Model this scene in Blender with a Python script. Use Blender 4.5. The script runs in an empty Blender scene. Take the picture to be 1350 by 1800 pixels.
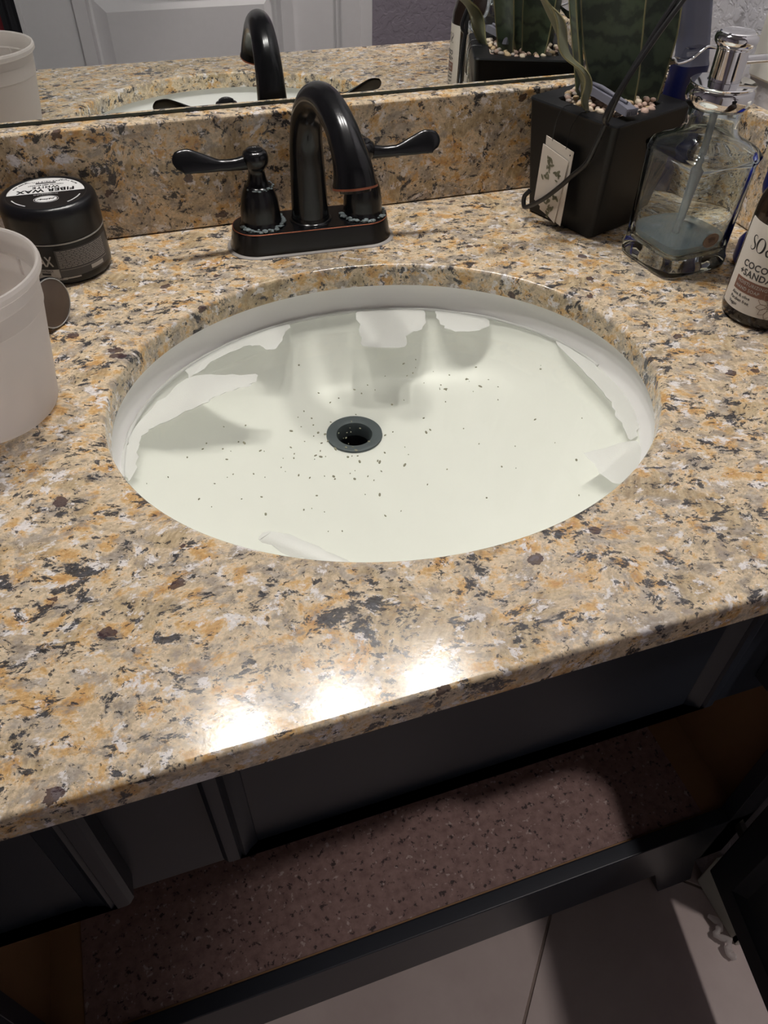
import bpy, bmesh, math, random
from mathutils import Vector, Matrix
random.seed(7)
PI = math.pi
scene = bpy.context.scene
C = scene.collection

# ------------------------------------------------------------------ camera
cam_d = bpy.data.cameras.new('camera')
cam = bpy.data.objects.new('camera', cam_d); C.objects.link(cam)
cam.location = (-0.16086, -0.44754, 0.33421)
cam.rotation_euler = (0.782509, -0.01666, -0.323421)
cam_d.sensor_fit = 'VERTICAL'; cam_d.sensor_height = 36.0; cam_d.sensor_width = 27.0
cam_d.lens = 1319.65 / 1800 * 36.0
cam_d.clip_start = 0.01
scene.camera = cam
# ------------------------------------------------------------------ world, exposure
w = bpy.data.worlds.new('world'); scene.world = w; w.use_nodes = True
w.node_tree.nodes['Background'].inputs[0].default_value = (0.5, 0.5, 0.55, 1)
w.node_tree.nodes['Background'].inputs[1].default_value = 0.05
vs = scene.view_settings
vs.view_transform = 'Standard'; vs.look = 'None'; vs.gamma = 1.0; vs.use_curve_mapping = False
vs.exposure = 0.0
VANITY_STRENGTH = 340.0     # three glowing globes above the mirror
CEILING_POWER = 56.0        # can downlight behind and right of the camera
VANITY_POS = [(-0.175, 0.279, 1.0), (0.02, 0.279, 1.0), (0.215, 0.279, 1.0)]
CEILING_POS = (0.95, -0.80, 1.545)

ld = bpy.data.lights.new('ceiling_lamp_light', 'SPOT'); ld.energy = CEILING_POWER; ld.shadow_soft_size = 0.05
ld.spot_size = math.radians(70); ld.spot_blend = 0.25  # cone narrowed to keep this light off the backsplash and worktop
ld.color = (1.0, 0.90, 0.86)
lo = bpy.data.objects.new('ceiling_lamp_light', ld); C.objects.link(lo); lo.location = (CEILING_POS[0], CEILING_POS[1], CEILING_POS[2] - 0.115)

# key levels (metres; the worktop is z = 0)
ZF = -0.86; ZC = 1.58
YB = 0.298; YM = 0.316; YW = 0.322; YF = -0.2653; HB = 0.1015; XS = 0.43; XW = 0.45; TH = 0.0206
SA, SB = 0.210, 0.180

# ------------------------------------------------------------------ helpers: objects
def link(o, parent=None):
    C.objects.link(o)
    if parent is not None: o.parent = parent
    return o
def tag(o, label, cat, group=None, kind=None):
    if label: o['label'] = label
    if cat: o['category'] = cat
    if group: o['group'] = group
    if kind: o['kind'] = kind
    return o
def thing(name, label, cat, loc=(0, 0, 0), rotz=0.0, group=None):
    o = bpy.data.objects.new(name, None); o.empty_display_size = 0.02
    link(o); o.location = loc; o.rotation_euler = (0, 0, rotz)
    return tag(o, label, cat, group)
def struct(o, label=None):
    o['kind'] = 'structure'
    if label: o['label'] = label
    return o

def weighted(me, ang):
    """face-area weighted vertex normals, so broad flat faces stay flat beside small bevels"""
    ca = math.cos(math.radians(ang)); nf = [p.normal.copy() for p in me.polygons]; ar = [p.area for p in me.polygons]
    vf = [[] for _ in me.vertices]
    for p in me.polygons:
        for v in p.vertices: vf[v].append(p.index)
    out = []
    for p in me.polygons:
        for v in p.vertices:
            n = Vector((0, 0, 0))
            for g in vf[v]:
                if nf[p.index].dot(nf[g]) > ca: n += nf[g] * ar[g]
            out.append(n.normalized() if n.length > 1e-12 else nf[p.index])
    me.normals_split_custom_set(out)

class MB:
    """collects vertices and faces of one mesh object"""
    def __init__(s): s.v = []; s.f = []; s.m = []
    def add(s, vs_, fs_, mi=0):
        b = len(s.v); s.v += [tuple(x) for x in vs_]
        s.f += [tuple(b + i for i in f) for f in fs_]; s.m += [mi] * len(fs_)
        return s
    def box(s, a, b, bev=0.0, mi=0):
        bm = bmesh.new(); bmesh.ops.create_cube(bm, size=1)
        for v in bm.verts:
            v.co = Vector([(a[i] + b[i]) / 2 + v.co[i] * (b[i] - a[i]) for i in range(3)])
        if bev > 0: bmesh.ops.bevel(bm, geom=bm.edges[:], offset=bev, segments=3, profile=0.5, affect='EDGES')
        return s.bm(bm, mi)
    def bm(s, bm, mi=0):
        bm.verts.ensure_lookup_table()
        for i, v in enumerate(bm.verts): v.index = i
        s.add([v.co[:] for v in bm.verts], [[v.index for v in f.verts] for f in bm.faces], mi); bm.free()
        return s
    def loft(s, loops, close=True, cap0=False, cap1=False, mi=0):
        n = len(loops[0]); vs_ = [p for l in loops for p in l]; fs_ = []
        for k in range(len(loops) - 1):
            for i in range(n if close else n - 1):
                j = (i + 1) % n
                fs_.append((k * n + i, k * n + j, (k + 1) * n + j, (k + 1) * n + i))
        if cap0: fs_.append(tuple(reversed(range(n))))
        if cap1: fs_.append(tuple((len(loops) - 1) * n + i for i in range(n)))
        return s.add(vs_, fs_, mi)
    def lathe(s, prof, n=48, c=(0, 0, 0), cap0=False, cap1=False, mi=0):
        loops = [[(c[0] + r * math.cos(2 * PI * i / n), c[1] + r * math.sin(2 * PI * i / n), c[2] + z) for i in range(n)] for r, z in prof]
        return s.loft(loops, True, cap0, cap1, mi)
    def tube(s, pts, rad, n=12, cap=True, up=(0, 0, 1), mi=0, flat=None):
        pts = [Vector(p) for p in pts]; loops = []
        prev = None
        for i, p in enumerate(pts):
            t = (pts[min(i + 1, len(pts) - 1)] - pts[max(i - 1, 0)]).normalized()
            if prev is None:
                a = Vector(up); a = a - t * a.dot(t)
                if a.length < 1e-4: a = Vector((1, 0, 0)) - t * t.x
            else: a = prev - t * prev.dot(t)
            a.normalize(); prev = a; b = t.cross(a)
            r = rad[i] if isinstance(rad, (list, tuple)) else rad
            ra, rb = (r if not isinstance(r, (list, tuple)) else r[0]), (r if not isinstance(r, (list, tuple)) else r[1])
            loops.append([tuple(p + a * ra * math.cos(2 * PI * k / n) + b * rb * math.sin(2 * PI * k / n)) for k in range(n)])
        return s.loft(loops, True, cap, cap, mi)
    def prism(s, poly, z0, z1, mi=0):
        n = len(poly)
        return s.add([(x, y, z0) for x, y in poly] + [(x, y, z1) for x, y in poly],
                     [tuple(reversed(range(n))), tuple(range(n, 2 * n))] + [(i, (i + 1) % n, n + (i + 1) % n, n + i) for i in range(n)], mi)
    def mesh(s, name, smooth=35, up=False):
        me = bpy.data.meshes.new(name); me.from_pydata(s.v, [], s.f); 
        if any(s.m): me.polygons.foreach_set('material_index', s.m)
        bm = bmesh.new(); bm.from_mesh(me)
        bmesh.ops.remove_doubles(bm, verts=bm.verts[:], dist=1e-6)
        bmesh.ops.recalc_face_normals(bm, faces=bm.faces[:])
        if up and sum(f.normal.z for f in bm.faces) < 0: bmesh.ops.reverse_faces(bm, faces=bm.faces[:])
        bm.to_mesh(me); bm.free()
        if smooth:
            me.polygons.foreach_set('use_smooth', [True] * len(me.polygons))
            me.set_sharp_from_angle(angle=math.radians(smooth))
            if smooth <= 40: weighted(me, smooth)
        me.update(); return me
    def obj(s, name, mat, parent=None, smooth=35, up=False):
        me = s.mesh(name, smooth, up)
        for m in (mat if isinstance(mat, (list, tuple)) else [mat]): me.materials.append(m)
        return link(bpy.data.objects.new(name, me), parent)

def catmull(pts, sub=8):
    pts = [Vector(p) for p in pts]; out = []
    for i in range(len(pts) - 1):
        p0 = pts[max(i - 1, 0)]; p1 = pts[i]; p2 = pts[i + 1]; p3 = pts[min(i + 2, len(pts) - 1)]
        for k in range(sub):
            t = k / sub
            out.append(0.5 * ((2 * p1) + (p2 - p0) * t + (2 * p0 - 5 * p1 + 4 * p2 - p3) * t * t + (3 * p1 - p0 - 3 * p2 + p3) * t ** 3))
    out.append(pts[-1]); return out
def lerp_list(vals, n):
    out = []
    for i in range(n):
        x = i / (n - 1) * (len(vals) - 1); k = min(int(x), len(vals) - 2); t = x - k
        out.append(vals[k] * (1 - t) + vals[k + 1] * t)
    return out
def ell(a, b, z, n=128, cx=0, cy=0):
    return [(cx + a * math.cos(2 * PI * i / n), cy + b * math.sin(2 * PI * i / n), z) for i in range(n)]
def rrect(hx, hy, r, z, seg=6, cx=0, cy=0, rot=0):
    out = []
    for qx, qy, a0 in ((1, 1, 0), (-1, 1, PI / 2), (-1, -1, PI), (1, -1, 1.5 * PI)):
        for k in range(seg + 1):
            a = a0 + PI / 2 * k / seg
            x = qx * (hx - r) + r * math.cos(a); y = qy * (hy - r) + r * math.sin(a)
            out.append((cx + x * math.cos(rot) - y * math.sin(rot), cy + x * math.sin(rot) + y * math.cos(rot), z))
    return out

def text_verts(body, size, align='CENTER', extrude=0.0001, shear=0.0, spacing=1.0):
    cu = bpy.data.curves.new('t', 'FONT'); cu.body = body; cu.size = size; cu.align_x = align; cu.extrude = extrude
    cu.resolution_u = 3; cu.shear = shear; cu.space_character = spacing
    o = bpy.data.objects.new('t', cu); C.objects.link(o)
    dg = bpy.context.evaluated_depsgraph_get(); me = bpy.data.meshes.new_from_object(o.evaluated_get(dg))
    vs_ = [v.co.copy() for v in me.vertices]; fs_ = [tuple(p.vertices) for p in me.polygons]
    bpy.data.objects.remove(o); bpy.data.curves.remove(cu); bpy.data.meshes.remove(me)
    return vs_, fs_
def text_flat(mb, body, size, pos, rot=0.0, extrude=0.0001, stretch=1.0, spacing=1.0, bold=0.0, shear=0.0):
    vs_, fs_ = text_verts(body, size, 'CENTER', extrude, shear, spacing)
    c, s_ = math.cos(rot), math.sin(rot)
    for k in ((0, 0), (bold, 0), (-bold, 0), (0, bold), (0, -bold)) if bold else ((0, 0),):
        mb.add([(pos[0] + c * (v.x * stretch + k[0]) - s_ * (v.y + k[1]), pos[1] + s_ * (v.x * stretch + k[0]) + c * (v.y + k[1]), pos[2] + v.z) for v in vs_], fs_)
def text_wrap(mb, body, size, r, ang, z, align='LEFT', extrude=0.0001, stretch=1.0, spacing=1.0, bold=0.0):
    vs_, fs_ = text_verts(body, size, align, extrude, 0, spacing)
    for k in ((0, 0), (bold, 0), (-bold, 0), (0, bold), (0, -bold)) if bold else ((0, 0),):
        mb.add([((r + v.z) * math.cos(ang + (v.x * stretch + k[0]) / r), (r + v.z) * math.sin(ang + (v.x * stretch + k[0]) / r), z + v.y + k[1]) for v in vs_], fs_)
def patch_wrap(mb, r, a0, a1, z0, z1, th=0.0002, n=None):
    """curved label patch hugging a cylinder; z0/z1 may be functions of 0..1 across"""
    n = n or max(3, int(abs(a1 - a0) / 0.08))
    f0 = z0 if callable(z0) else (lambda t: z0); f1 = z1 if callable(z1) else (lambda t: z1)
    a = [];
    for rr in (r, r + th):
        for i in range(n + 1):
            t = i / n; g = a0 + (a1 - a0) * t
            a.append((rr * math.cos(g), rr * math.sin(g), f0(t))); a.append((rr * math.cos(g), rr * math.sin(g), f1(t)))
    m = 2 * (n + 1); fs_ = []
    for i in range(n):
        fs_.append((m + 2 * i, m + 2 * i + 2, m + 2 * i + 3, m + 2 * i + 1))
        fs_.append((2 * i, 2 * i + 2, m + 2 * i + 2, m + 2 * i)); fs_.append((2 * i + 1, m + 2 * i + 1, m + 2 * i + 3, 2 * i + 3))
    fs_.append((0, m, m + 1, 1)); fs_.append((2 * n, 2 * n + 1, m + 2 * n + 1, m + 2 * n))
    mb.add(a, fs_)

# ------------------------------------------------------------------ helpers: materials
def srgb(r, g, b):
    f = lambda c: (c / 12.92 if c <= 0.04045 else ((c + 0.055) / 1.055) ** 2.4)
    return (f(r / 255), f(g / 255), f(b / 255), 1)
class NT:
    def __init__(s, name):
        s.mat = bpy.data.materials.new(name); s.mat.use_nodes = True; s.t = s.mat.node_tree; s.t.nodes.clear()
        s.out = s.n('ShaderNodeOutputMaterial')
    def n(s, typ, **kw):
        nd = s.t.nodes.new(typ)
        for k, v in kw.items(): setattr(nd, k, v)
        return nd
    def l(s, a, b): s.t.links.new(a, b)
    def set(s, nd, **kw):
        for k, v in kw.items():
            key = k.replace('_', ' ')
            inp = nd.inputs[key]
            if hasattr(v, 'is_linked'): s.l(v, inp)
            else: inp.default_value = v
        return nd
    def coord(s): return s.n('ShaderNodeTexCoord').outputs['Object']
    def mapping(s, vec, scale=(1, 1, 1), rot=(0, 0, 0), loc=(0, 0, 0)):
        m = s.n('ShaderNodeMapping'); s.l(vec, m.inputs[0]); m.inputs['Scale'].default_value = scale
        m.inputs['Rotation'].default_value = rot; m.inputs['Location'].default_value = loc; return m.outputs[0]
    def noise(s, vec, scale, detail=4, rough=0.55, dist=0.0, out=0):
        nd = s.n('ShaderNodeTexNoise'); s.l(vec, nd.inputs['Vector'])
        nd.inputs['Scale'].default_value = scale; nd.inputs['Detail'].default_value = detail
        nd.inputs['Roughness'].default_value = rough; nd.inputs['Distortion'].default_value = dist
        return nd.outputs[out]
    def ramp(s, fac, stops, interp='LINEAR'):
        r = s.n('ShaderNodeValToRGB'); s.l(fac, r.inputs[0]); cr = r.color_ramp; cr.interpolation = interp
        while len(cr.elements) < len(stops): cr.elements.new(0.5)
        for e, (p, c) in zip(cr.elements, stops):
            e.position = p; e.color = c if len(c) == 4 else (*c, 1)
        return r.outputs[0]
    def mask(s, fac, lo_, hi_): return s.ramp(fac, [(lo_, (0, 0, 0, 1)), (hi_, (1, 1, 1, 1))])
    def mix(s, f, a, b, mode='MIX'):
        m = s.n('ShaderNodeMix', data_type='RGBA', blend_type=mode)
        for v, i in ((f, 0), (a, 6), (b, 7)):
            if hasattr(v, 'is_linked'): s.l(v, m.inputs[i])
            else: m.inputs[i].default_value = v
        return m.outputs[2]
    def math(s, op, a, b=0.0):
        m = s.n('ShaderNodeMath', operation=op)
        for v, i in ((a, 0), (b, 1)):
            if hasattr(v, 'is_linked'): s.l(v, m.inputs[i])
            else: m.inputs[i].default_value = v
        return m.outputs[0]
    def bump(s, h, strength, dist=0.001):
        b = s.n('ShaderNodeBump'); s.l(h, b.inputs['Height']); b.inputs['Strength'].default_value = strength
        b.inputs['Distance'].default_value = dist; return b.outputs[0]
    def bsdf(s, **kw):
        p = s.n('ShaderNodeBsdfPrincipled')
        for k, v in kw.items():
            key = k.replace('_', ' '); inp = p.inputs[key]
            if hasattr(v, 'is_linked'): s.l(v, inp)
            else: inp.default_value = v
        return p
    def done(s, sh):
        s.l(sh.outputs[0] if hasattr(sh, 'outputs') else sh, s.out.inputs[0]); return s.mat
def plain(name, col, rough=0.5, metal=0.0, vary=0.06, bump=0.0, bscale=300, spec=0.5):
    t = NT(name); co = t.coord(); n = t.noise(co, 60, 4)
    c2 = tuple(min(1, x * (1 - vary * 3)) for x in col[:3]) + (1,)
    base = t.mix(n, col, c2)
    kw = dict(Base_Color=base, Roughness=rough, Metallic=metal, Specular_IOR_Level=spec)
    if bump: kw['Normal'] = t.bump(t.noise(co, bscale, 3), bump)
    return t.done(t.bsdf(**kw))

def granite(name, rot=(0, 0, 0.35), loc=(0, 0, 0)):
    t = NT(name); co = t.coord()
    warp = t.noise(co, 14, 2, 0.5, 0, 1)
    vm = t.n('ShaderNodeVectorMath', operation='MULTIPLY_ADD'); t.l(warp, vm.inputs[0])
    vm.inputs[1].default_value = (0.026, 0.026, 0.026); t.l(co, vm.inputs[2])
    P = t.mapping(vm.outputs[0], (0.90, 1.10, 1.0), rot, loc)
    off = lambda k: t.mapping(P, loc=(k * 3.1, k * 1.7, k * 2.3))
    gold, cream, grey, white = srgb(222, 183, 128), srgb(234, 215, 186), srgb(174, 161, 148), srgb(244, 240, 240)
    amber, tan, dark, burg = srgb(202, 154, 98), srgb(204, 184, 154), srgb(44, 47, 54), srgb(66, 46, 50)
    n1 = t.noise(P, 62, 7, 0.70)
    base = t.ramp(n1, [(0.33, grey), (0.42, tan), (0.50, cream), (0.57, gold), (0.67, amber)])
    gm = t.mask(t.noise(off(1), 58, 7, 0.72), 0.50, 0.575)                     # grey quartz patches
    base = t.mix(t.math('MULTIPLY', gm, 0.8), base, t.ramp(t.noise(off(2), 150, 4, 0.6), [(0.35, srgb(140, 131, 122)), (0.65, srgb(198, 188, 177))]))
    st = t.noise(t.mapping(P, (5.0, 0.6, 2.0), (0, 0, 0.9)), 60, 4, 0.6)      # fibrous feldspar grains
    sm = t.mask(t.noise(off(3), 20, 3, 0.5), 0.59, 0.62)
    base = t.mix(t.math('MULTIPLY', sm, 0.75), base, t.ramp(st, [(0.35, srgb(158, 136, 104)), (0.65, srgb(214, 194, 158))]))
    wm = t.mask(t.noise(off(4), 88, 6, 0.70), 0.56, 0.61)                    # white crystals
    base = t.mix(t.math('MULTIPLY', wm, 0.9), base, white)
    fine = t.noise(off(5), 520, 4, 0.7)
    base = t.mix(0.4, base, t.ramp(fine, [(0.32, (0.36, 0.33, 0.30, 1)), (0.62, (1.0, 1.0, 1.0, 1))]), 'MULTIPLY')
    n3 = t.noise(t.mapping(P, (0.92, 1.12, 1.0), loc=(18, 10, 4)), 104, 9, 0.74, 0.35)    # dark mica flakes
    big = t.noise(off(7), 26, 3, 0.6)
    dm = t.mask(t.math('ADD', n3, t.math('MULTIPLY', t.math('SUBTRACT', big, 0.5), 0.27)), 0.558, 0.580)
    base = t.mix(t.math('MULTIPLY', dm, 0.93), base, t.ramp(fine, [(0.35, srgb(22, 26, 32)), (0.66, srgb(76, 78, 86))]))
    d2 = t.mask(t.noise(off(8), 260, 5, 0.62, 0.4), 0.615, 0.65)
    base = t.mix(t.math('MULTIPLY', d2, 0.85), base, dark)
    vo = t.n('ShaderNodeTexVoronoi'); t.l(off(9), vo.inputs['Vector']); vo.inputs['Scale'].default_value = 48
    sep = t.n('ShaderNodeSeparateColor'); t.l(vo.outputs['Color'], sep.inputs[0])
    wob = t.math('ADD', vo.outputs['Distance'], t.math('MULTIPLY', t.math('SUBTRACT', t.noise(off(10), 220, 3), 0.5), 0.35))
    bmk = t.math('MULTIPLY', t.math('LESS_THAN', wob, 0.22), t.math('GREATER_THAN', sep.outputs[0], 0.82))
    base = t.mix(t.math('MULTIPLY', bmk, 0.85), base, burg)
    rough = t.ramp(t.noise(co, 230, 3), [(0.3, (0.13, 0.13, 0.13, 1)), (0.7, (0.21, 0.21, 0.21, 1))])
    nb = t.bump(t.noise(co, 480, 3, 0.6), 0.07, 0.0005)
    return t.done(t.bsdf(Base_Color=base, Roughness=rough, Normal=nb, Specular_IOR_Level=0.4))

M = {}
M['granite'] = granite('granite')
M['porcelain'] = plain('porcelain', srgb(242, 242, 240), 0.30, vary=0.01, spec=0.3)
M['bronze'] = plain('oil_rubbed_bronze', (0.012, 0.012, 0.014, 1), 0.2, 0.35, vary=0.1)
M['copper'] = plain('worn_copper_edge', srgb(176, 108, 82), 0.4, 0.7)
M['crust'] = plain('mineral_crust', srgb(150, 164, 166), 0.8, vary=0.28, bump=0.6, bscale=900)
M['blackplastic'] = plain('black_plastic', (0.007, 0.007, 0.009, 1), 0.30, vary=0.05, spec=0.4)
M['mattblack'] = plain('matt_black_ceramic', (0.006, 0.0065, 0.008, 1), 0.45, vary=0.1, bump=0.05, bscale=500, spec=0.35)
M['whiteprint'] = plain('white_print', srgb(226, 226, 226), 0.5, vary=0.01)
M['silver'] = plain('silver_line', srgb(170, 170, 168), 0.35, 0.3)
M['greyprint'] = plain('grey_print', srgb(74, 73, 74), 0.5)
M['lightgreyprint'] = plain('light_grey_print', srgb(176, 172, 168), 0.55, vary=0.02)
M['darkprint'] = plain('dark_print', srgb(38, 36, 38), 0.6)
M['cabinet'] = plain('charcoal_cabinet_paint', srgb(33, 38, 47), 0.40, vary=0.05, bump=0.05, bscale=60)
M['chrome'] = plain('chrome', (0.86, 0.86, 0.88, 1), 0.06, 1.0, vary=0.0)
M['gasket'] = plain('clear_gasket', srgb(170, 165, 160), 0.5)
M['tan'] = plain('tan_cabinet_board', srgb(146, 112, 76), 0.55, vary=0.06)
M['rubber'] = plain('black_cord_rubber', (0.014, 0.014, 0.015, 1), 0.3)
M['cardpaper'] = plain('tag_card', srgb(214, 206, 196), 0.7, vary=0.02)
M['cardleaf'] = plain('tag_leaf_print', srgb(128, 126, 104), 0.7)
M['greyclip'] = plain('grey_clip_plastic', srgb(120, 120, 132), 0.35)
M['slate'] = plain('slate_wrap', srgb(120, 124, 146), 0.25, vary=0.05, bump=0.15, bscale=40)
M['navy'] = plain('navy_wrap', srgb(34, 42, 104), 0.3, vary=0.2, bump=0.2, bscale=60)
M['blue'] = plain('royal_blue_plastic', srgb(28, 44, 150), 0.3)
M['plate'] = plain('white_wall_plate', srgb(222, 218, 210), 0.35, vary=0.01)
M['doorpaint'] = plain('white_door_paint', srgb(240, 238, 240), 0.4, vary=0.02)
M['brown'] = plain('brown_banner', srgb(122, 84, 70), 0.55, vary=0.03)
M['brownline'] = plain('brown_line_art', srgb(150, 128, 116), 0.6)
M['drainmetal'] = plain('dull_drain_metal', srgb(84, 92, 98), 0.55, 0.2)
M['hole'] = plain('drain_throat', (0.01, 0.012, 0.016, 1), 0.5)
M['robe'] = plain('jamb_gap_dark', srgb(40, 40, 46), 0.9, bump=0.3)  # dark tone of the gap at the door jamb
M['redcloth'] = plain('dark_red_cloth', srgb(128, 34, 44), 0.85, bump=0.3)
M['beigecloth'] = plain('beige_cloth', srgb(140, 132, 118), 0.9, bump=0.3)
M['baseboard'] = plain('baseboard_paint', srgb(206, 208, 196), 0.5, vary=0.03)
M['hinge'] = plain('hinge_steel', srgb(150, 148, 142), 0.35, 0.9)
M['amberglass'] = plain('amber_glass', srgb(34, 24, 18), 0.08, vary=0.05)
M['labelpaper'] = plain('cream_label', srgb(214, 208, 200), 0.5, vary=0.01)
M['seal'] = plain('refraction_brown', srgb(150, 128, 112), 0.4)  # brown tone of a refraction in the bottle glass
M['stem'] = plain('white_plastic', srgb(214, 214, 210), 0.4, vary=0.01)
M['bronzeface'] = plain('brown_bronze_face', srgb(104, 90, 82), 0.4, 0.2, vary=0.15)

def wall_mat(name, col, sc=95, st=0.9):
    t = NT(name); co = t.coord()
    n = t.noise(co, sc, 4, 0.55, 0.6)
    h = t.ramp(n, [(0.42, (0, 0, 0, 1)), (0.56, (1, 1, 1, 1))], 'EASE')
    return t.done(t.bsdf(Base_Color=t.mix(t.noise(co, 5, 3), col, tuple(x * 0.95 for x in col[:3]) + (1,)), Roughness=0.55, Normal=t.bump(h, st, 0.003)))
M['wall'] = wall_mat('knockdown_wall', srgb(190, 188, 194), 105, 0.28)
M['wallpurple'] = wall_mat('mauve_grey_wall', srgb(150, 142, 154), 60, 0.3)
M['ceiling'] = wall_mat('ceiling_paint', srgb(170, 168, 168), 60, 0.3)

def mk_liner():
    t = NT('speckled_liner'); co = t.coord()
    b = t.ramp(t.noise(co, 90, 5, 0.6), [(0.3, srgb(116, 90, 86)), (0.7, srgb(148, 122, 116))])
    b = t.mix(t.mask(t.noise(t.mapping(co, loc=(3, 1, 0)), 120, 5, 0.6), 0.58, 0.64), b, srgb(58, 44, 44))
    b = t.mix(t.mask(t.noise(t.mapping(co, loc=(5, 7, 0)), 140, 4, 0.6), 0.62, 0.68), b, srgb(176, 158, 152))
    return t.done(t.bsdf(Base_Color=b, Roughness=0.6))
M['liner'] = mk_liner()
def mk_tile():
    t = NT('floor_tile'); co = t.coord()
    b = t.ramp(t.noise(co, 6, 6, 0.6), [(0.3, srgb(168, 154, 150)), (0.7, srgb(186, 174, 170))])
    return t.done(t.bsdf(Base_Color=b, Roughness=0.35, Normal=t.bump(t.noise(co, 40, 4), 0.08)))
M['tile'] = mk_tile()
M['grout'] = plain('grout', srgb(140, 126, 118), 0.9)
def mk_mirror():
    t = NT('mirror_silvering'); g = t.n('ShaderNodeBsdfGlossy'); n = t.noise(t.coord(), 8, 3)
    t.l(t.mix(n, (0.86, 0.88, 0.87, 1), (0.84, 0.87, 0.86, 1)), g.inputs['Color']); g.inputs['Roughness'].default_value = 0.004
    return t.done(g)
M['mirror'] = mk_mirror()
M['mirroredge'] = plain('mirror_glass_edge', srgb(38, 56, 54), 0.15)
def mk_thin(name, tint, rough=0.02, ior=1.33, film=0.0, filmcol=(1, 1, 1, 1), bump=None):
    """clear sheet or liquid surface: light passes tinted, the sky side reflects by Fresnel"""
    t = NT(name); co = t.coord()
    tr = t.n('ShaderNodeBsdfTransparent'); tr.inputs[0].default_value = tint
    gl = t.n('ShaderNodeBsdfGlossy'); gl.inputs['Roughness'].default_value = rough
    fr = t.n('ShaderNodeFresnel'); fr.inputs[0].default_value = ior
    if bump:
        nb = t.bump(t.noise(co, bump[0], 3), bump[1]); t.l(nb, gl.inputs['Normal']); t.l(nb, fr.inputs['Normal'])
    m = t.n('ShaderNodeMixShader'); t.l(fr.outputs[0], m.inputs[0]); t.l(tr.outputs[0], m.inputs[1]); t.l(gl.outputs[0], m.inputs[2])
    sh = m
    if film:
        d = t.n('ShaderNodeBsdfDiffuse'); d.inputs[0].default_value = filmcol
        m2 = t.n('ShaderNodeMixShader'); m2.inputs[0].default_value = film; t.l(m.outputs[0], m2.inputs[1]); t.l(d.outputs[0], m2.inputs[2]); sh = m2
    return t.done(sh)
M['water'] = mk_thin('sink_water', (0.965, 0.980, 0.938, 1), 0.03, 1.33, bump=(30, 0.03))
def mk_foam():
    t = NT('soap_foam'); co = t.coord()
    d = t.bsdf(Base_Color=srgb(236, 238, 234), Roughness=0.35, Normal=t.bump(t.noise(co, 700, 3, 0.7), 0.5, 0.0006))
    tr = t.n('ShaderNodeBsdfTransparent')
    m = t.n('ShaderNodeMixShader'); m.inputs[0].default_value = 0.72; t.l(tr.outputs[0], m.inputs[1]); t.l(d.outputs[0], m.inputs[2])
    return t.done(m)
M['foam'] = mk_foam()
M['debris'] = plain('olive_debris', srgb(158, 156, 130), 0.7, vary=0.2)
M['clearfilm'] = mk_thin('clear_plastic_film', (0.93, 0.93, 0.94, 1), 0.05, 1.6, bump=(40, 0.6))
def mk_glass():
    t = NT('bottle_glass'); g = t.n('ShaderNodeBsdfGlass'); n = t.noise(t.coord(), 18, 2)
    t.l(t.mix(n, (0.935, 0.972, 0.985, 1), (0.955, 0.982, 0.99, 1)), g.inputs['Color']); g.inputs['Roughness'].default_value = 0.0; g.inputs['IOR'].default_value = 1.48
    return t.done(g)
M['glass'] = mk_glass()
M['soapliquid'] = mk_thin('soap_residue', (0.88, 0.92, 0.94, 1), 0.1, 1.2, 0.35, srgb(206, 216, 220))
M['tube'] = mk_thin('dip_tube', (0.9, 0.9, 0.9, 1), 0.1, 1.4, 0.55, srgb(206, 208, 210))
def mk_frost():
    t = NT('frosted_plastic'); co = t.coord()
    col = t.mix(t.noise(co, 20, 3), srgb(244, 240, 238), srgb(238, 234, 232))
    d = t.bsdf(Base_Color=col, Roughness=0.38)
    tl = t.n('ShaderNodeBsdfTranslucent'); t.l(col, tl.inputs[0])
    tr = t.n('ShaderNodeBsdfTransparent'); tr.inputs[0].default_value = (0.95, 0.95, 0.95, 1)
    a = t.n('ShaderNodeMixShader'); a.inputs[0].default_value = 0.62; t.l(d.outputs[0], a.inputs[1]); t.l(tl.outputs[0], a.inputs[2])
    b = t.n('ShaderNodeMixShader'); b.inputs[0].default_value = 0.30; t.l(a.outputs[0], b.inputs[1]); t.l(tr.outputs[0], b.inputs[2])
    return t.done(b)
M['frost'] = mk_frost()
def mk_leaf():
    t = NT('snake_plant_leaf'); co = t.coord()
    wv = t.n('ShaderNodeTexWave', wave_type='BANDS', bands_direction='Z'); t.l(co, wv.inputs['Vector'])
    wv.inputs['Scale'].default_value = 16; wv.inputs['Distortion'].default_value = 9; wv.inputs['Detail'].default_value = 4; wv.inputs['Detail Scale'].default_value = 3
    b = t.ramp(wv.outputs['Fac'], [(0.10, srgb(40, 53, 43)), (0.35, srgb(56, 71, 55)), (0.85, srgb(70, 86, 66))])
    return t.done(t.bsdf(Base_Color=b, Roughness=0.42, Normal=t.bump(t.noise(co, 180, 3), 0.15)))
M['leaf'] = mk_leaf()
M['leafpale'] = plain('pale_leaf_back', srgb(120, 122, 98), 0.5, vary=0.12)
M['leafedge'] = plain('leaf_margin', srgb(146, 142, 104), 0.5)
M['soil'] = plain('potting_soil', srgb(48, 38, 32), 0.95, bump=0.8, bscale=200)
def pebble_mat(name, a): return plain(name, a, 0.7, vary=0.12, bump=0.2, bscale=200)
PEB = [pebble_mat('pebble_cream', srgb(232, 214, 190)), pebble_mat('pebble_pink', srgb(206, 176, 160)), pebble_mat('pebble_tan', srgb(216, 188, 148)), pebble_mat('pebble_grey', srgb(190, 178, 168))]
def emit(name, col, s):
    t = NT(name); e = t.n('ShaderNodeEmission'); n = t.noise(t.coord(), 5)
    t.l(t.mix(n, col, tuple(x * 0.98 for x in col[:3]) + (1,)), e.inputs[0]); e.inputs[1].default_value = s
    return t.done(e)
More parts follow.
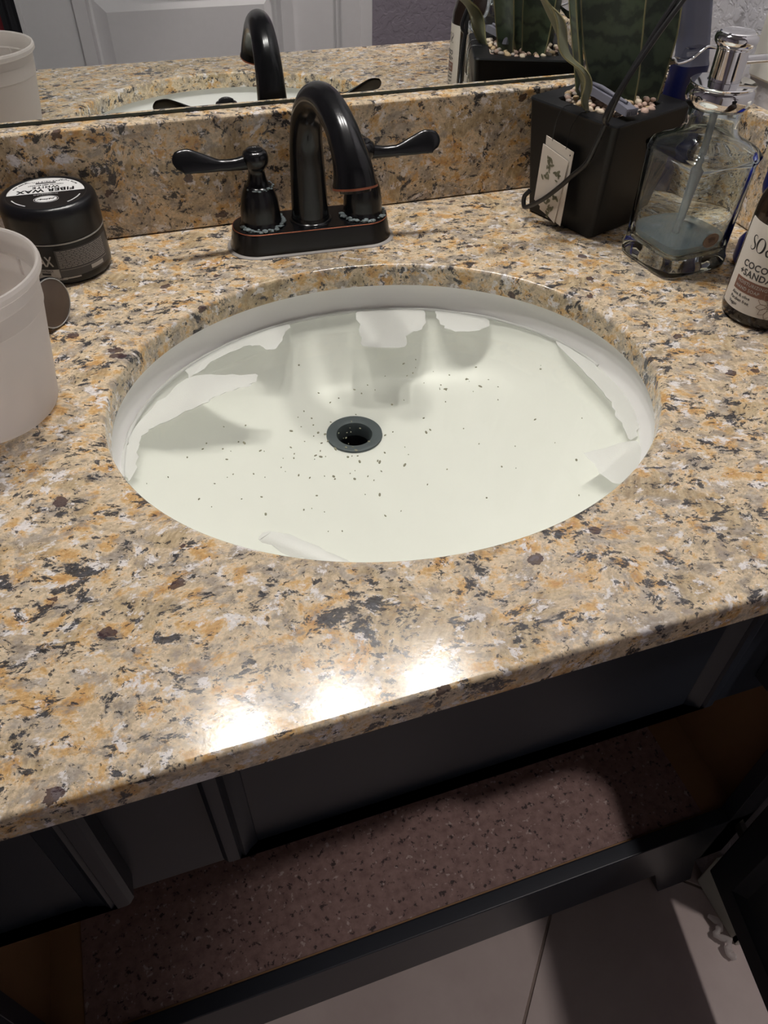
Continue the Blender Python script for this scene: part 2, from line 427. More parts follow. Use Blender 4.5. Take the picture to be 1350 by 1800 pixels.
M['bulb'] = emit('vanity_globe_glow', (1.0, 0.955, 0.90, 1), VANITY_STRENGTH)
M['dome'] = emit('ceiling_dome_glow', (1.0, 0.92, 0.86, 1), 3.0)

# ================================================================== THE SETTING
XL, XR, YR = -1.30, 1.55, -1.22      # left wall, far right wall, rear wall
# floor: grout bed and diagonal tiles
fl = MB().box((XL - .1, YR - .1, ZF - 0.05), (XR + .1, YW + .1, ZF - 0.002)).obj('floor', M['grout'], None, 0); struct(fl, 'pinkish grey tiled floor laid on the diagonal')
TS = 0.45
tile_me = MB().box((-TS / 2 + .002, -TS / 2 + .002, -0.006), (TS / 2 - .002, TS / 2 - .002, 0.0), 0.001).mesh('tile'); tile_me.materials.append(M['tile'])
ta = math.radians(48.5); tu = Vector((math.cos(ta), math.sin(ta), 0)); tv = Vector((-math.sin(ta), math.cos(ta), 0))
g0 = Vector((0.208, -0.187, 0))      # a point on a joint that runs along tu
o_ = g0 + tv * (TS / 2) - tu * 0.105
for i in range(-7, 8):
    for j in range(-7, 8):
        q = o_ + tu * (TS * i) + tv * (TS * j)
        if XL + .2 < q.x < XR - .2 and YR + .18 < q.y < -0.02:
            o = bpy.data.objects.new('tile', tile_me); link(o, fl); o.location = (q.x, q.y, ZF); o.rotation_euler = (0, 0, ta)
struct(MB().box((XL - .1, YR - .1, ZC), (XR + .1, YW + .2, ZC + .1)).obj('ceiling', M['ceiling'], None, 0))
struct(MB().box((XL - .1, YW, ZF), (XR + .1, YW + .1, ZC)).obj('wall_back', M['wall'], None, 0))
struct(MB().box((XL - .1, YR - .1, ZF), (XL, YW, ZC)).obj('wall_left', M['wallpurple'], None, 0))
struct(MB().box((XR, YR - .1, ZF), (XR + .1, YW, ZC)).obj('wall_far_right', M['wallpurple'], None, 0))
struct(MB().box((XL, YR - .1, ZF), (XR, YR, ZC)).obj('wall_rear', M['wallpurple'], None, 0))
wr = struct(MB().box((XW, -0.30, ZF), (XW + 0.12, YW, ZC), 0.004).obj('wall_right', M['wall'], None, 30), 'textured light grey wall return beside the vanity')
# baseboard wrapping the wall return
bb = MB().box((XW - 0.013, -0.313, ZF), (XW, -0.218, ZF + 0.09), 0.003)
bb.box((XW - 0.013, -0.313, ZF), (XW + 0.133, -0.30, ZF + 0.09), 0.003)
struct(bb.obj('baseboard_right', M['baseboard'], None, 30), 'off white baseboard wrapping the end of the wall')

# door in the rear wall (seen in the mirror)
dX0, dX1 = -0.305, 0.475
door = struct(MB().box((dX0, YR, ZF + 0.008), (dX1, YR + 0.012, ZF + 2.02)).obj('door_1', M['doorpaint'], None, 0), 'white panelled door reflected in the mirror')
def door_panel(x0, x1, z0, z1):
    y0 = YR + 0.012
    b = MB()
    R = lambda i, y: [(x0 + i, y, z0 + i), (x1 - i, y, z0 + i), (x1 - i, y, z1 - i), (x0 + i, y, z1 - i)]
    b.loft([R(-0.030, y0 + .002), R(-0.030, y0 + .022), R(0.0, y0 + .020), R(0.008, y0 + 0.001), R(0.014, y0 + 0.001), R(0.044, y0 + 0.021)], True, False, True)
    return b.obj('panel', M['doorpaint'], door, 20)
for (a, b) in ((ZF + 0.24, -0.075), (0.16, 1.02)):
    for (x0, x1) in ((-0.155, 0.325),): door_panel(x0, x1, a, b)
for (n_, x0, x1) in ((1, dX1, dX1 + 0.105), (2, dX0 - 0.105, dX0)):
    t_ = MB().box((x0, YR, ZF), (x1, YR + 0.018, ZF + 2.1), 0.004).box((x0 + .012, YR, ZF), (x1 - .035, YR + 0.026, ZF + 2.1), 0.006)
    struct(t_.obj('trim_%d' % n_, M['doorpaint'], None, 30), 'white door casing %s the white door' % ('right of' if n_ == 1 else 'left of'))

# ================================================================== COUNTERTOP with oval cutout
cx0, cx1 = -0.475, XW - 0.001; cy1 = YW - 0.0005
N = 160
def rect_pt(a, x0, x1, y0, y1):
    dx, dy = math.cos(a), math.sin(a); ts = []
    if dx > 1e-9: ts.append(x1 / dx)
    if dx < -1e-9: ts.append(x0 / dx)
    if dy > 1e-9: ts.append(y1 / dy)
    if dy < -1e-9: ts.append(y0 / dy)
    k = min(ts); return [dx * k, dy * k]
angs = [2 * PI * i / N for i in range(N)]
def snap_angles():
    out = list(angs)
    for (x, y) in ((cx0, YF), (cx1, YF), (cx1, cy1), (cx0, cy1)):
        a = math.atan2(y, x) % (2 * PI); i = min(range(N), key=lambda k: abs((out[k] - a + PI) % (2 * PI) - PI)); out[i] = a
    return out
sa = snap_angles()
rp = [rect_pt(a, cx0, cx1, YF, cy1) for a in sa]
def outer(inset, z): return [(max(x, cx0 + inset), max(y, YF + inset), z) for x, y in rp]
def rim(o, z):
    out = []
    for a in sa:
        th = math.atan2(math.sin(a) / SB, math.cos(a) / SA)
        out.append(((SA + o) * math.cos(th), (SB + o) * math.sin(th), z))
    return out
R3 = 0.0035
arc = [(R3 * (1 - math.sin(k * PI / 8)), -R3 * (1 - math.cos(k * PI / 8))) for k in range(5)]    # (offset from face, z)
loops = [rim(0.0, -TH)] + [rim(o, z) for o, z in reversed(arc)]
loops += [outer(o, z) for o, z in arc] + [outer(0.0, -TH + 0.002), outer(0.002, -TH)]
loops.append(rim(0.0, -TH))
ct = MB().loft(loops).obj('countertop', M['granite'], None, 30)
tag(ct, 'polished gold and grey granite vanity top with oval sink cutout', 'countertop')

bs = MB().box((cx0, YB, 0.0003), (XW - 0.0015, YW - 0.0005, HB), 0.003).obj('backsplash', M['granite'], None, 30)
tag(bs, 'low granite backsplash strip running under the mirror', 'backsplash')
ss = MB().box((XS, YF + 0.01, 0.0003), (XW - 0.0005, YB - 0.0005, HB - 0.003), 0.003).obj('side_splash', M['granite'], None, 30)
tag(ss, 'granite side splash against the right textured wall', 'backsplash')

# ================================================================== MIRROR
mir = thing('wall_mirror', 'large frameless wall mirror above the backsplash reflecting a white door', 'mirror', (0, 0, 0))
MB().box((-0.47, YM, HB + 0.0005), (0.4455, YW - 0.0004, 0.80), 0).obj('glass_body', M['mirroredge'], mir, 0)
MB().add([(-0.468, YM - 0.0002, HB + 0.0032), (0.4435, YM - 0.0002, HB + 0.0032), (0.4435, YM - 0.0002, 0.798), (-0.468, YM - 0.0002, 0.798)], [(0, 1, 2, 3)]).obj('reflecting_face', M['mirror'], mir, 0)

# ================================================================== SINK
snk = thing('undermount_sink', 'white oval undermount sink set below the granite', 'sink', (0, 0, -0.108))
BZ = -0.106
DX, DY = -0.009, 0.068
def bowl_ring(s, z, k):     # s = radius factor, k = how far the centre has slid to the drain
    return ell(0.2145 * s, 0.1845 * s, z + 0.108, 96, DX * k, DY * k)
rings = []
rings.append(ell(0.245, 0.214, -TH - .0004 + 0.108, 96)); 
rings.append(bowl_ring(1.0, -TH - 0.0006, 0)); rings.append(bowl_ring(0.9975, -0.028, 0))
steps = 30
for i in range(steps + 1):
    t = i / steps
    s = 1 - t * (1 - 0.105)
    z = -0.034 + (BZ + 0.034) * (1 - s ** 3.0) ** 0.75 if s < 1 else -0.034
    rings.append(bowl_ring(s * 0.995, z, (1 - s) / 0.895))
bowl = MB().loft(rings).obj('bowl', M['porcelain'], snk, 60)
dz = BZ + 0.108
dr = MB().lathe([(0.0258, dz + .0004), (0.0255, dz + 0.0022), (0.0225, dz + 0.0028), (0.0165, dz + 0.0012), (0.0150, dz - 0.004), (0.0142, dz - 0.012)], 48, (DX, DY, 0))
drain = dr.obj('drain_flange', M['drainmetal'], snk, 40)
MB().lathe([(0.0145, dz - 0.010), (0.0144, dz - 0.05), (0.001, dz - 0.05)], 40, (DX, DY, 0)).obj('drain_throat', M['hole'], drain, 40)
snk['label'] = 'white oval undermount sink set below the granite'

# water
ZWT = -0.046
wt = thing('sink_water', 'shallow cloudy water standing in the white oval sink', 'water', (0, 0, ZWT))
def bowl_wall(z):   # half axes of the bowl at height z (upper part only)
    return (0.2145 * 0.995 * 0.993, 0.1845 * 0.995 * 0.993)
wa, wb = 0.2085, 0.1788
MB().loft([ell(wa * s, wb * s, 0.0005 * max(0, (s - .985) / .015), 96) for s in (0.02, 0.25, 0.5, 0.75, 0.93, 0.985, 1.0)], True, True, False).obj('water_surface', M['water'], wt, 60, True)
def foam(pts, seed):
    rnd = random.Random(seed); P_ = catmull([(x, y, 0) for x, y in pts] + [(pts[0][0], pts[0][1], 0)], 5)[:-1]
    out = []
    for p in P_:
        x, y = p.x + rnd.uniform(-.0016, .0016), p.y + rnd.uniform(-.0016, .0016)
        k = math.hypot(x / (wa * .997), y / (wb * .997))
        if k > 1: x /= k; y /= k
        out.append((x, y))
    cxm = sum(p[0] for p in out) / len(out); cym = sum(p[1] for p in out) / len(out)
    b = MB(); n = len(out)
    b.add([(x, y, 0.0008) for x, y in out] + [(x + (cxm - x) * .05, y + (cym - y) * .05, 0.0014) for x, y in out], [(i, (i + 1) % n, n + (i + 1) % n, n + i) for i in range(n)] + [tuple(range(n, 2 * n))])
    return b.obj('foam_patch', M['foam'], wt, 60)
FOAM = [
 [(-0.207, 0.008), (-0.203, 0.034), (-0.193, 0.06), (-0.167, 0.092), (-0.146, 0.112), (-0.12, 0.111), (-0.089, 0.101), (-0.092, 0.089), (-0.121, 0.081), (-0.141, 0.071), (-0.171, 0.057), (-0.19, 0.044), (-0.196, 0.024), (-0.202, -0.004)],
 [(-0.145, 0.128), (-0.102, 0.159), (-0.043, 0.175), (-0.049, 0.156), (-0.065, 0.135), (-0.078, 0.146), (-0.094, 0.144), (-0.122, 0.13), (-0.142, 0.113)],
 [(0.026, 0.18), (0.065, 0.175), (0.089, 0.165), (0.08, 0.132), (0.059, 0.122), (0.051, 0.104), (0.015, 0.115), (0.019, 0.135)],
 [(0.101, 0.157), (0.139, 0.134), (0.138, 0.113), (0.105, 0.115), (0.097, 0.132)],
 [(0.187, 0.08), (0.203, 0.03), (0.206, -0.023), (0.197, -0.056), (0.179, -0.075), (0.183, -0.046), (0.19, -0.011), (0.187, 0.034)],
 [(0.135, -0.079), (0.137, -0.114), (0.164, -0.110), (0.182, -0.076)],
 [(-0.127, -0.091), (-0.101, -0.118), (-0.069, -0.136), (-0.088, -0.109), (-0.114, -0.086)]]
for i, f in enumerate(FOAM): foam(f, 50 + i)
# foam bead line along the back shore of the water
b = MB(); rnd = random.Random(4); L = []
for i in range(72):
    a = math.radians(8 + 172 * i / 71); k = 0.994
    L.append((wa * k * math.cos(a), wb * k * math.sin(a), 0.001))
b.tube(L, [0.0012 + 0.0009 * rnd.random() for _ in L], 6)
b.obj('foam_edge', M['foam'], wt, 60)
# floating flecks (too many and too small to count)
b = MB(); rnd = random.Random(11)
for i in range(150):
    if i < 90: x, y = rnd.gauss(-0.07, 0.05), rnd.gauss(-0.015, 0.035)
    elif i < 115: x, y = rnd.gauss(0.05, 0.03), rnd.gauss(0.05, 0.02)
    else: x, y = rnd.uniform(-.14, .16), rnd.uniform(-.12, .05)
    if math.hypot(x / wa, y / wb) > .93: continue
    r = rnd.choice([.0003, .0003, .0004, .0005, .0006, .0009]); a0 = rnd.random() * 6; e = rnd.uniform(1, 2.4)
    pts = [(x + r * e * math.cos(a0) * math.cos(2 * PI * k / 6) - r * math.sin(a0) * math.sin(2 * PI * k / 6), y + r * e * math.sin(a0) * math.cos(2 * PI * k / 6) + r * math.cos(a0) * math.sin(2 * PI * k / 6)) for k in range(6)]
    b.prism(pts, 0.0004, 0.0009)
o = b.obj('debris_flecks', M['debris'], wt, 0); o['kind'] = 'stuff'

# ================================================================== FAUCET
FY = 0.2435
fc = thing('faucet', 'oil rubbed bronze two handle faucet with arched spout behind the sink', 'faucet', (0.002, FY, 0.0003), math.radians(-3))
def stad(hx, hy, z, r): return rrect(hx, hy, r, z, 10)
b = MB().loft([stad(.0785, .0275, 0, .026), stad(.0785, .0275, .002, .026), stad(.0770, .0262, .008, .025), stad(.0750, .0245, .0185, .0235), stad(.0738, .0234, .0208, .0225), stad(.0725, .0222, .0212, .021)], True, True, True)
base = b.obj('base_plate', M['bronze'], fc, 30)
MB().tube([Vector((x, y, 0.0202)) for x, y, z in stad(.0744, .0239, 0, .023)] + [Vector(stad(.0744, .0239, 0.0202, .023)[0])], [(.0005, .0005)] * 45, 6).obj('worn_edge', M['copper'], base, 60)['label'] = 'thin copper edge where the dark finish is worn'
MB().loft([stad(.0815, .0303, 0.0, .028), stad(.0805, .0293, .0012, .028), stad(.0780, .027, .0014, .026)]).obj('gasket', M['gasket'], fc, 60)
# spout: column, arch and flared outlet
pts = [(0, 0, .0212), (0, 0.001, .04), (0, 0.002, .07), (0, .001, .095), (0, -.010, .119), (0, -.031, .1345), (0, -.058, .1385), (0, -.086, .1305), (0, -.1045, .117), (0, -.1135, .1055), (0, -.1168, .0950)]
pts = [(-y * .134 if y < 0 else 0, y, z) for x, y, z in pts]
P_ = catmull(pts, 7); rr = lerp_list([.0178, .0170, .0158, .0146, .0135, .0126, .0122, .0126, .0140, .0158, .0178], len(P_))
sp = MB().tube(P_, rr, 28, False, (1, 0, 0)).obj('spout', M['bronze'], fc, 60)
e0, e1 = P_[-1], P_[-2]; d = (e0 - e1).normalized()
b = MB().tube([e0 - d * .0008, e0 + d * .0008, e0 + d * .0012], [.0180, .0181, .0160], 28, False, (1, 0, 0))
b.obj('outlet_rim', M['copper'], sp, 40)
MB().tube([e0 + d * .0010, e0 + d * .0012, e0 + d * .0038, e0 + d * .0038 + d * 1e-5], [.0160, .0128, .0124, .001], 24, True, (1, 0, 0)).obj('aerator', M['bronze'], sp, 40)
MB().lathe([(.0205, .0213), (.0200, .0222), (.0182, .0228), (.0176, .026)], 32).obj('spout_collar', M['bronze'], sp, 50)
def handle(side):
    hx = -0.0470 if side < 0 else 0.0515
    prof = [(.0205, .0213), (.0203, .0228), (.0190, .0240), (.0186, .028), (.0182, .036), (.0168, .045), (.0146, .052), (.0128, .0555), (.0126, .0568), (.0100, .0582), (.0084, .0625), (.0074, .068), (.0074, .071), (.0100, .0735), (.0116, .0775), (.0118, .0815), (.0106, .0855), (.0082, .0868), (.0076, .0872), (.0074, .0882), (.0052, .0894), (.0, .0898)]
    h = MB().lathe(prof, 36, (hx, 0, 0)).obj('handle', M['bronze'], fc, 50)
    h['label'] = ('left' if side < 0 else 'right') + ' bell shaped valve with paddle lever'
    s = side
    path = [(hx + s * .004, -.001, .0785), (hx + s * .018, -.003, .0775), (hx + s * .032, -.005, .0785), (hx + s * .046, -.007, .0820), (hx + s * .058, -.008, .0850), (hx + s * .066, -.009, .0845), (hx + s * .0705, -.0095, .0822)]
    Pp = catmull(path, 6)
    w_ = lerp_list([.0072, .0052, .0050, .0080, .0104, .0096, .003], len(Pp)); t_ = lerp_list([.0055, .0042, .0032, .0024, .0020, .0017, .0010], len(Pp))
    MB().tube(Pp, list(zip(w_, t_)), 20, True, (0, 0.55, 0.83)).obj('lever', M['bronze'], h, 60)
    cr = MB(); rnd = random.Random(5 + side)
    for zc, rad, cnt, sz in ((.0226, .0204, 60, .0026), (.0562, .0125, 34, .0015)):
        if side > 0 and zc > .05: continue
        for k in range(cnt):
            a = (-PI * 1.0 if side > 0 else -PI * 0.9) + PI * 1.05 * (rnd.random() ** (1.5 if side > 0 else .8))
            rad_ = rad + rnd.uniform(-.0012, .0016); q = Vector((hx + rad_ * math.cos(a), rad_ * math.sin(a), zc + rnd.uniform(-.0012, .0010)))
            bm = bmesh.new(); bmesh.ops.create_icosphere(bm, subdivisions=1, radius=sz * rnd.uniform(.5, 1.1))
            for v in bm.verts: v.co = Vector((v.co.x * rnd.uniform(.9, 1.3), v.co.y, v.co.z * .45)) + q
            cr.bm(bm)
    co_ = cr.obj('mineral_deposit', M['crust'], h, 60); co_['label'] = 'pale crusty mineral deposit'; co_['kind'] = 'stuff'
    if side < 0:
        tx = MB(); text_flat(tx, 'H', .0042, (hx, -.0016, .0896), 0, .0003); tx.obj('letter', M['silver'], h, 0)
handle(-1); handle(1)

# ================================================================== LEFT SIDE OBJECTS
# frosted deli container
dc = thing('deli_container', 'empty frosted plastic tub at the left edge of the worktop', 'container', (-0.287, 0.051, 0.0003))
h_ = 0.106
prof = [(0.0, .0016), (.040, .0016), (.046, .0008), (.0482, .003), (.0492, .006), (.0592, .076), (.0600, .0775), (.0605, .090), (.0612, .0915), (.0620, .0985), (.0640, .0992), (.0654, .1005), (.0656, .1035), (.0648, .1058), (.0634, .1060), (.0624, .1048), (.0606, .0985), (.0598, .0912), (.0590, .0898), (.0585, .0772), (.0578, .0755), (.0480, .0070), (.0470, .0045), (.045, .003), (.0, .003)]
MB().lathe(prof, 72).obj('tub', M['frost'], dc, 22)
rib_me = MB().box((.0577, -.0013, .0785), (.0591, .0013, .0905), 0.0004).mesh('rim_rib'); rib_me.materials.append(M['frost'])
for k in range(12):
    o = bpy.data.objects.new('rim_rib', rib_me); link(o, dc); o.rotation_euler = (0, 0, 2 * PI * k / 12 + 0.1)

# hair wax jar
jr = thing('wax_jar', 'black jar of fiber wax with white half moon lid label beside the backsplash', 'jar', (-0.2255, 0.2554, 0.0003))
jr.scale = (0.835, 0.835, 1.0)
rj = .0478
jb = MB().lathe([(0, 0), (.040, 0), (.0445, .0006), (.0472, .003), (rj, .0065), (rj, .0355), (.0468, .0375), (.0468, .0395), (.03, .0396)], 72).obj('jar_body', M['blackplastic'], jr, 40)
MB().lathe([(.0476, .0372), (.0482, .0376), (.0482, .0384), (.0476, .0388)], 72).obj('silver_ring', M['silver'], jb, 40)
lid = MB().lathe([(.0470, .0392), (.0483, .0396), (.0485, .0405), (.0485, .0575), (.0481, .0612), (.0466, .0645), (.0442, .0664), (.0415, .0671), (.0400, .0669), (.0392, .0664), (.0, .0664)], 72).obj('lid', M['blackplastic'], jr, 30)
def half_disc(r, a0, a1, z, n=40): return [(r * math.cos(a0 + (a1 - a0) * i / n), r * math.sin(a0 + (a1 - a0) * i / n)) for i in range(n + 1)]
LR = -0.02     # label turn
MB().prism(half_disc(.0380, LR, PI + LR, 0), .0662, .0666).obj('lid_label', M['whiteprint'], lid, 0)['label'] = 'white half of the round lid label'
tx = MB()
rot = PI + LR
def lt(body, size, u, v, **k):
    x, y = math.cos(rot) * u - math.sin(rot) * v, math.sin(rot) * u + math.cos(rot) * v
    text_flat(tx, body, size, (x, y, .0667), rot, **k)
lt('FIBER WAX', .0105, 0, -.0095, bold=.0003, stretch=1.02, spacing=1.05)
lt('WHITE', .0075, 0, -.0168, bold=.00015, spacing=1.2)
lt('MORINGA SEED EXTRACT', .0030, 0, -.0212)
lt('STRONG HOLD STYLING', .0030, 0, -.0300, spacing=1.3)
tx.prism([(math.cos(rot) * u - math.sin(rot) * v, math.sin(rot) * u + math.cos(rot) * v) for u, v in ((-.010, -.0262), (.010, -.0262), (.010, -.0240), (-.010, -.0240))], .0667, .0669)
def arc_text(body, size, r, a0, step):
    for i, ch in enumerate(body):
        if ch == ' ': continue
        a = a0 + i * step; text_flat(tx, ch, size, (r * math.cos(a), r * math.sin(a), .0667), a - PI / 2 + PI, 0.0001)
arc_text('MATTE FINISH', .0026, .0355, math.radians(28), math.radians(3.2)); arc_text('STRONG HOLD', .0026, .0355, math.radians(122), math.radians(3.2))
tx.obj('lid_lettering', M['darkprint'], lid, 0)
tx = MB()
lt('FINISHING LINE', .0034, 0, .0030, bold=.0001); lt('PREMIUM', .0026, 0, .0012)
ex, ey = 0, -.0165
tx.prism([(ex + .0105 * math.cos(2 * PI * i / 32), ey + .0068 * math.sin(2 * PI * i / 32)) for i in range(32)], .0664, .0667)
def ring2(b_, ra, rb, wd, z0, z1, cx=0, cy=0, n=40):
    b_.loft([[(cx + (ra + k) * math.cos(2 * PI * i / n), cy + (rb + k) * math.sin(2 * PI * i / n), z) for i in range(n)] for k, z in ((0, z0), (0, z1), (wd, z1), (wd, z0))])
ring2(tx, .0118, .0080, .0003, .0664, .0667, ex, ey)
for a0, a1 in ((200, 235), (305, 340)):
    for rr_ in (.0350,):
        n = 10; A = [math.radians(a0 + (a1 - a0) * i / n) for i in range(n + 1)]
        tx.prism([((rr_ + .0006) * math.cos(a), (rr_ + .0006) * math.sin(a)) for a in A] + [((rr_ - .0006) * math.cos(a), (rr_ - .0006) * math.sin(a)) for a in reversed(A)], .0664, .0667)
tx.obj('lid_lettering_white', M['whiteprint'], lid, 0)
tx = MB(); text_flat(tx, 'palmer', .0060, (ex, ey + .0012, .0668), rot, shear=.35)
tx.obj('lid_logo', M['darkprint'], lid, 0)
# wrap-around print of the jar body
A0 = math.radians(-102)
b = MB(); patch_wrap(b, rj + .00005, A0 - math.radians(95), A0 + math.radians(13), .0065, .0165); b.obj('body_label_light', M['lightgreyprint'], jb, 30)
b = MB(); patch_wrap(b, rj + .0001, A0 + math.radians(6), A0 + math.radians(88), lambda t: .0085 + .001 * t, lambda t: .0330); b.obj('body_label_panel', M['greyprint'], jb, 30)
b = MB(); text_wrap(b, 'FIBER WAX', .0125, rj + .0002, A0 + math.radians(1), .0195, 'RIGHT', stretch=.82, bold=.0003); b.obj('body_lettering', M['lightgreyprint'], jb, 0)
b = MB()
text_wrap(b, 'SEED EXTRACT', .0028, rj + .0004, A0 + math.radians(-1), .0138, 'RIGHT'); text_wrap(b, 'STYLING LABS', .0024, rj + .0004, A0 + math.radians(9), .0075, 'RIGHT')
patch_wrap(b, rj + .0003, A0 - math.radians(16), A0 - math.radians(5), .0112, .0131)
b.obj('body_small_print', M['darkprint'], jb, 0)
b = MB(); rnd = random.Random(3)
for k in range(11):
    z = .0315 - k * .0014
    a = A0 + math.radians(8)
    while a < A0 + math.radians(74):
        e = a + math.radians(rnd.uniform(3, 9)); patch_wrap(b, rj + .0004, a, min(e, A0 + math.radians(75)), z, z + .0004, .0001); a = e + math.radians(.9)
patch_wrap(b, rj + .0004, A0 + math.radians(8), A0 + math.radians(76), .0152, .0154, .0001)
b.obj('body_fine_print', M['lightgreyprint'], jb, 0)
b = MB(); patch_wrap(b, rj + .0004, A0 + math.radians(46), A0 + math.radians(66), .0108, .0142); patch_wrap(b, rj + .0004, A0 + math.radians(8), A0 + math.radians(30), .0072, .0084)
b.obj('barcode_box', M['lightgreyprint'], jb, 0)

# drain stopper lying on its edge
st = thing('drain_stopper', 'dark bronze round drain stopper lying on its edge by the frosted tub', 'stopper', (-0.2375, 0.152, 0.0205))
nrm = Vector((.76, -.64, .12)).normalized(); a_ = nrm.cross(Vector((0, 0, 1))).normalized(); b_ = a_.cross(nrm)
def orient(mb):
    mb.v = [tuple(a_ * x + b_ * y + nrm * z) for x, y, z in mb.v]; return mb
orient(MB().lathe([(0.0, -.0045), (.0165, -.0045), (.0186, -.003), (.0202, -.0006), (.0204, .0010), (.0196, .0022)], 48)).obj('cap_rim', M['bronze'], st, 40)
orient(MB().lathe([(.0196, .0022), (.0188, .0026), (.012, .0034), (.0, .0037)], 48)).obj('cap_face', M['bronzeface'], st, 60)
orient(MB().lathe([(.0193, .0021), (.0198, .0026), (.0190, .0029), (.0186, .0025)], 48)).obj('rim_highlight', M['silver'], st, 60)  # bright silver ring put in as the highlight along the cap rim
orient(MB().lathe([(.0105, -.0045), (.0105, -.010), (.0060, -.0115), (.0055, -.030), (.0085, -.032), (.0085, -.040), (.0, -.0405)], 24)).obj('stem', M['stem'], st, 40)

# ================================================================== RIGHT SIDE OBJECTS
# potted snake plant
PA = 0.3486
pl = thing('potted_snake_plant', 'snake plant in a square matt black pot in the back right corner', 'plant', (0.2928, 0.2198, 0.0003), PA)
HX, HY, PH = .0561, .0531, .1090
def psec(k, z, inset=0): return rrect(HX * k - inset, HY * k - inset, .006 * k, z, 8)
HR = .0475
outerl = [psec(.80, 0, .002), psec(.805, .002), psec(.90, .055), psec(.985, PH - .004), psec(1.0, PH - .0015), psec(.995, PH, .0006)]
n_ = len(outerl[0])
def hole(z, r):
    out = []
    for (x, y, _) in psec(1, 0):
        a = math.atan2(y, x); out.append((r * math.cos(a), r * .97 * math.sin(a), z))
    return out
lp = outerl + [hole(PH - .0005, HR + .002), hole(PH - .002, HR), hole(.06, HR - .006), hole(.05, .003)]
pot = MB().loft(lp, True, True, True).obj('pot', M['mattblack'], pl, 30); pot['label'] = 'square tapering matt black ceramic pot'
MB().lathe([(HR - .0008, PH - .009), (.03, PH - .0075), (.0, PH - .0070)], 32).obj('soil', M['soil'], pl, 60)
wz = math.cos(-PA), math.sin(-PA)
def loc(P):   # world point to plant local
    x, y = P[0] - .2928, P[1] - .2198
    return Vector((x * wz[0] - y * wz[1], x * wz[1] + y * wz[0], P[2]))
def leaf(points, widths, nvec, mat, curl=.15, wave=0.0, wn=6, margin=True, twist=0.0, thick=.0022):
    P2 = catmull([loc(p) for p in points], 8); n = len(P2); W = lerp_list(widths, n)
    nv = Vector((nvec[0] * wz[0] - nvec[1] * wz[1], nvec[0] * wz[1] + nvec[1] * wz[0], nvec[2])).normalized()
    loops = []; m = 9; eL = []; eR = []
    for i, p in enumerate(P2):
        t = (P2[min(i + 1, n - 1)] - P2[max(i - 1, 0)]).normalized(); f = i / (n - 1)
        nn = (nv - t * nv.dot(t)).normalized(); nn = Matrix.Rotation(twist * f, 3, t) @ nn
        s_ = t.cross(nn); row = []; back = []
        for k in range(m):
            q = -1 + 2 * k / (m - 1)
            wv = wave * math.sin(f * wn * 2 * PI + (0 if q < 0 else 1.7)) * abs(q) ** 1.5
            c = p + s_ * (q * W[i]) - nn * (curl * W[i] * (1 - q * q)) + nn * wv
            th = thick * (1 - .75 * q * q)
            row.append(tuple(c + nn * th / 2)); back.append(tuple(c - nn * th / 2))
            if k == 0: eL.append(c)
            if k == m - 1: eR.append(c)
        loops.append(row + back[::-1])
    lf = MB().loft(loops, True, True, True).obj('leaf', mat, pl, 60)
    if margin:
        MB().tube(eL, .0008, 5).tube(eR, .0008, 5).obj('leaf_margin', M['leafedge'], lf, 60)
    return lf
CAMV = (-.55, -.75, .2)
leaf([(.303, .222, .085), (.293, .220, .125), (.281, .219, .160), (.272, .219, .20), (.262, .222, .27), (.262, .228, .36)], [.015, .0215, .0255, .0275, .026, .008], CAMV, M['leaf'], .30)
leaf([(.2625, .200, .088), (.2560, .197, .112), (.2420, .194, .138), (.2200, .192, .164), (.197, .191, .192), (.170, .192, .230), (.152, .195, .275)], [.003, .0045, .0068, .0082, .0085, .0075, .002], (.45, -.75, .4), M['leafpale'], .25, .0042, 3.4, True, .6)
leaf([(.325, .213, .085), (.323, .214, .125), (.322, .216, .16), (.318, .220, .21), (.318, .224, .28), (.325, .23, .36)], [.010, .017, .020, .020, .018, .005], (-.35, -.9, .15), M['leaf'], .35, .0015, 2)
leaf([(.292, .248, .085), (.291, .252, .12), (.288, .256, .16), (.290, .258, .22), (.288, .262, .30)], [.009, .014, .017, .018, .004], (-.5, .6, .2), M['leaf'], .3, .001, 2)
leaf([(.272, .230, .085), (.262, .236, .13), (.247, .243, .19), (.236, .246, .25), (.23, .25, .31)], [.009, .014, .017, .015, .003], (-.9, .3, .2), M['leaf'], .3)

# pebbles on the soil (each one its own thing)
pm = []
for k in range(6):
    rnd = random.Random(200 + k); bm = bmesh.new(); bmesh.ops.create_icosphere(bm, subdivisions=2, radius=1)
    for v in bm.verts:
        v.co = Vector((v.co.x * (1.15 + .1 * math.sin(3 * v.co.y + k)), v.co.y * (.9 + .12 * math.sin(4 * v.co.z + k)), v.co.z * (.72 + .1 * math.cos(3 * v.co.x + k))))
    me = MB().bm(bm).mesh('pebble', 80); me.materials.append(PEB[k % 4]); pm.append(me)
rnd = random.Random(9); placed = []
tries = 0
PC = Vector((.2928, .2198, 0))
while len(placed) < 200 and tries < 9000:
    tries += 1
    a = rnd.random() * 2 * PI; r = (HR - .006) * math.sqrt(rnd.random()); x, y = r * math.cos(a), r * math.sin(a)
    s_ = rnd.uniform(.0024, .0038); z = PH - .0065 + s_ * .6
    lev = 0
    for q in placed:
        if math.hypot(q[0] - x, q[1] - y) < (q[3] + s_) * .95 and abs(q[2] - z) < .004: lev += 1
    if lev: 
        if lev == 1 and tries > 1500: z += .0046
        else: continue
        if any(math.hypot(q[0] - x, q[1] - y) < (q[3] + s_) * .95 and abs(q[2] - z) < .004 for q in placed): continue
    placed.append((x, y, z, s_))
